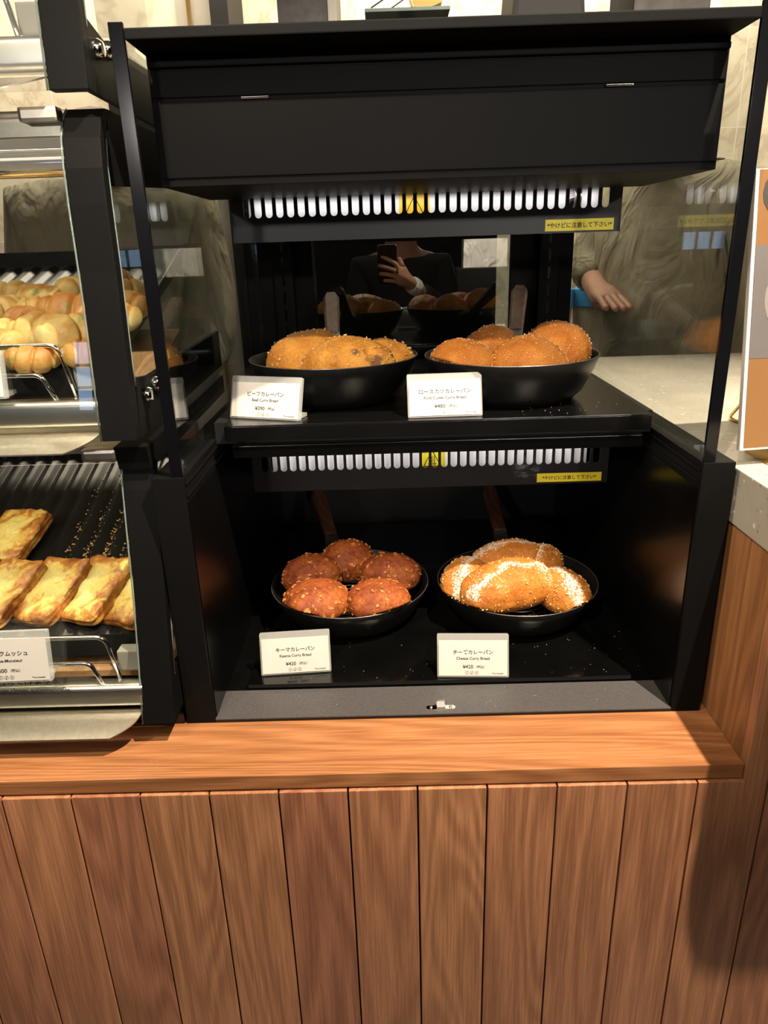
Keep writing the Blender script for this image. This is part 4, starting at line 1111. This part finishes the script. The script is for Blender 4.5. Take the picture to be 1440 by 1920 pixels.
# ------------------------------------------------------------------ people
# staff member on the right, leaning left over the back counter
st1 = thing('person', 'staff member in loose beige shirt standing behind the worktop, arm bent', 'person', (0.665, 1.12, 0), R(-62))
def staff(t, head, arm_l, arm_r, top, fat):
    V = [(0, 0, 0.06), (0, 0, 0.22), (0, 0, 0.40), (0, 0, top - 0.06), (head[0] * 0.5, head[1] * 0.5, top + 0.02), head, (head[0], head[1], head[2] + 0.06)]
    rad = [0.12, 0.105, 0.10, 0.045, 0.048, 0.085, 0.075]
    E_ = [(0, 1), (1, 2), (2, 3), (3, 4), (4, 5), (5, 6)]
    for arm in (arm_l, arm_r):
        k = len(V); V += list(arm); rad += [0.038, 0.036, 0.028, 0.030]
        E_ += [(3, k), (k, k + 1), (k + 1, k + 2), (k + 2, k + 3)]
        hx = Vector(arm[3]); d = (hx - Vector(arm[2])).normalized(); sd = d.cross(Vector((0, 0, 1))).normalized()
        for q, (o1, ln) in enumerate(((-0.024, 0.060), (-0.008, 0.068), (0.008, 0.066), (0.024, 0.054))):
            f = len(V); V += [tuple(hx + d * 0.03 + sd * o1), tuple(hx + d * (0.03 + ln) + sd * o1 * 1.2 + Vector((0, 0, -0.016)))]; rad += [0.0095, 0.0075]
            E_ += [(k + 3, f), (f, f + 1)]
        f = len(V); V += [tuple(hx + sd * 0.03 + d * 0.02 + Vector((0, 0, -0.02)))]; rad += [0.010]; E_ += [(k + 3, f)]
    for sgn in (-1, 1):
        k = len(V); V += [(sgn * 0.09, 0, -0.02), (sgn * 0.10, 0, -0.42), (sgn * 0.10, 0.02, -0.77), (sgn * 0.10, -0.10, -0.82)]; rad += [0.085, 0.06, 0.04, 0.032]
        E_ += [(0, k), (k, k + 1), (k + 1, k + 2), (k + 2, k + 3)]
    skin_mesh('body', V, E_, rad, M['skin'], t)
    SV = [(0, 0, 0.16), (0, 0, 0.24), (0, 0, 0.40), (0, 0, top - 0.075), (0, -0.01, top - 0.01)]
    SR = [0.155 * fat, 0.165 * fat, 0.170 * fat, 0.115 * fat, 0.080]
    SE = [(0, 1), (1, 2), (2, 3), (3, 4)]
    for arm in (arm_l, arm_r):
        k = len(SV); a0, a1, a2 = Vector(arm[0]), Vector(arm[1]), Vector(arm[2])
        SV += [tuple(a0), tuple(a0.lerp(a1, 0.55)), tuple(a1), tuple(a1.lerp(a2, 0.62))]; SR += [0.085, 0.078, 0.068, 0.048]
        SE += [(3, k), (k, k + 1), (k + 1, k + 2), (k + 2, k + 3)]
    skin_mesh('shirt', SV, SE, SR, M['shirt'], t)
    skin_mesh('trousers', [(0, 0, 0.17), (0, 0, 0.02), (-0.09, 0, -0.10), (-0.10, 0, -0.42), (-0.10, 0.02, -0.74), (0.09, 0, -0.10), (0.10, 0, -0.42), (0.10, 0.02, -0.74)], [(0, 1), (1, 2), (2, 3), (3, 4), (1, 5), (5, 6), (6, 7)], [0.135, 0.15, 0.10, 0.08, 0.07, 0.10, 0.08, 0.07], M['apron'], t)
    skin_mesh('hair', [(head[0], head[1] + 0.03, head[2] - 0.02), (head[0], head[1] + 0.025, head[2] + 0.065), (head[0], head[1] - 0.02, head[2] + 0.085)], [(0, 1), (1, 2)], [0.084, 0.090, 0.075], M['hair'], t)
staff(st1, (-0.04, -0.19, 0.80), ((-0.17, -0.03, 0.62), (-0.20, -0.10, 0.47), (-0.06, -0.20, 0.425), (-0.02, -0.215, 0.42)), ((0.17, 0.02, 0.62), (0.21, 0.04, 0.36), (0.19, -0.02, 0.17), (0.19, -0.03, 0.14)), 0.715, 1.10)
# staff member on the left, upright behind the pastry case, head bent
st2 = thing('person', 'staff member in beige uniform standing behind the pastry case, head hidden', 'person', (-0.665, 1.02, 0), R(4))
staff(st2, (0.0, -0.10, 0.710), ((-0.17, 0, 0.645), (-0.20, -0.04, 0.36), (-0.12, -0.20, 0.22), (-0.09, -0.24, 0.21)), ((0.17, 0, 0.645), (0.20, -0.04, 0.36), (0.12, -0.20, 0.22), (0.09, -0.24, 0.21)), 0.74, 1.05)

# the photographer, seen only as a reflection in the rear glass
ph = thing('person', 'photographer in a dark jacket reflected in the rear glass, holding up a phone', 'person', (0, 0, 0))
V = [(0.02, -1.30, 0.02), (0.02, -1.30, 0.16), (0.02, -1.30, 0.30), (0.02, -1.30, 0.46), (0.02, -1.29, 0.54), (0.02, -1.27, 0.61), (0.02, -1.26, 0.68),
     (0.19, -1.29, 0.45), (0.22, -1.14, 0.25), (0.045, -0.845, 0.405), (0.010, -0.800, 0.435), (-0.15, -1.29, 0.45), (-0.20, -1.24, 0.20), (-0.22, -1.20, -0.02),
     (-0.07, -1.30, -0.06), (-0.08, -1.30, -0.44), (-0.08, -1.32, -0.78), (-0.08, -1.22, -0.82), (0.11, -1.30, -0.06), (0.12, -1.30, -0.44), (0.12, -1.32, -0.78), (0.12, -1.22, -0.82),
     # fingers (two joints each) and thumb, wrapped round the back of the phone
     (-0.012, -0.768, 0.482), (-0.045, -0.760, 0.500), (-0.072, -0.764, 0.512),
     (-0.018, -0.770, 0.460), (-0.054, -0.764, 0.472), (-0.082, -0.768, 0.478),
     (-0.018, -0.776, 0.438), (-0.052, -0.771, 0.446), (-0.078, -0.776, 0.448),
     (-0.014, -0.782, 0.418), (-0.042, -0.779, 0.422), (-0.062, -0.784, 0.422),
     (0.012, -0.790, 0.470), (-0.002, -0.795, 0.505)]
E_ = [(0, 1), (1, 2), (2, 3), (3, 4), (4, 5), (5, 6), (3, 7), (7, 8), (8, 9), (9, 10), (3, 11), (11, 12), (12, 13), (0, 14), (14, 15), (15, 16), (16, 17), (0, 18), (18, 19), (19, 20), (20, 21),
      (10, 22), (22, 23), (23, 24), (10, 25), (25, 26), (26, 27), (10, 28), (28, 29), (29, 30), (10, 31), (31, 32), (32, 33), (10, 34), (34, 35)]
rad = [0.13, 0.12, 0.13, 0.11, 0.055, 0.085, 0.08, 0.06, 0.045, 0.026, 0.028, 0.06, 0.045, 0.03, 0.085, 0.06, 0.04, 0.035, 0.085, 0.06, 0.04, 0.035,
       0.0095, 0.0085, 0.0075, 0.0095, 0.0088, 0.0078, 0.0095, 0.0085, 0.0075, 0.0085, 0.0075, 0.0068, 0.0115, 0.0095]
skin_mesh('body', V, E_, rad, M['skin'], ph)
JV = [(0.02, -1.30, -0.10), (0.02, -1.30, 0.14), (0.02, -1.30, 0.30), (0.02, -1.30, 0.455), (0.19, -1.29, 0.45), (0.22, -1.14, 0.25), (0.075, -0.895, 0.380), (-0.15, -1.29, 0.45), (-0.20, -1.24, 0.20), (-0.22, -1.20, 0.03)]
skin_mesh('jacket', JV, [(0, 1), (1, 2), (2, 3), (3, 4), (4, 5), (5, 6), (3, 7), (7, 8), (8, 9)], [0.165, 0.145, 0.15, 0.125, 0.08, 0.065, 0.042, 0.08, 0.065, 0.045], M['jacket'], ph)
skin_mesh('shirt_cuff', [(0.080, -0.905, 0.376), (0.056, -0.865, 0.396), (0.044, -0.842, 0.407)], [(0, 1), (1, 2)], [0.036, 0.037, 0.036], M['cuff'], ph)
skin_mesh('trousers', [(0.02, -1.30, 0.0), (-0.07, -1.30, -0.12), (-0.08, -1.30, -0.44), (-0.08, -1.32, -0.75), (0.11, -1.30, -0.12), (0.12, -1.30, -0.44), (0.12, -1.32, -0.75)], [(0, 1), (1, 2), (2, 3), (0, 4), (4, 5), (5, 6)], [0.15, 0.10, 0.08, 0.065, 0.10, 0.08, 0.065], M['jacket'], ph)
skin_mesh('hair', [(0.02, -1.29, 0.62), (0.02, -1.285, 0.69), (0.02, -1.25, 0.715)], [(0, 1), (1, 2)], [0.085, 0.09, 0.075], M['hair'], ph)
pt = thing('phone', 'dark phone held up in front of the case, seen in the rear glass', 'phone')
pt.location = Vector((-0.045, -0.765, 0.478 + H)); pt.rotation_euler = (R(-20.45), 0, 0)
bm = bmesh.new(); prism(bm, rrect(-0.036, 0.036, -0.078, 0.074, 0.010), 'Y', -0.012, -0.004); obj('phone_body', bm, M['satin'], pt, bevel=0.001)
bm = bmesh.new(); prism(bm, rrect(-0.026, 0.002, 0.036, 0.068, 0.006), 'Y', -0.0042, -0.0030); obj('camera_bump', bm, M['gloss'], pt)

# white paper bag on a dark shelf behind the photographer (mirrored in the rear glass)
shf = thing('display_shelf', 'tall dark shop shelf behind the photographer, seen in reflection', 'shelf', (0, 0, -H))
boxobj('shelf_body', 0.30, 1.10, -2.05, -1.65, 0.0, cz(0.43), M['matte'], shf, 0.004)
pb = thing('paper_bag', 'white paper bag standing on the shop shelf, mirrored in the rear glass', 'bag', (0.46, -1.78, 0.4305))
bm = bmesh.new(); prism(bm, [(-0.12, 0), (0.12, 0), (0.125, 0.24), (0.04, 0.25), (-0.115, 0.24)], 'Y', -0.05, 0.05); obj('bag_body', bm, M['cuff'], pb, bevel=0.002)
b2 = bmesh.new(); tube(b2, [(-0.05, -0.045, 0.235)] + [(-0.05 * math.cos(R(a)), -0.045, 0.26 + 0.05 * math.sin(R(a))) for a in range(0, 181, 20)] + [(0.05, -0.045, 0.235)], 0.003, 8); obj('bag_handle', b2, M['cuff'], pb, True)
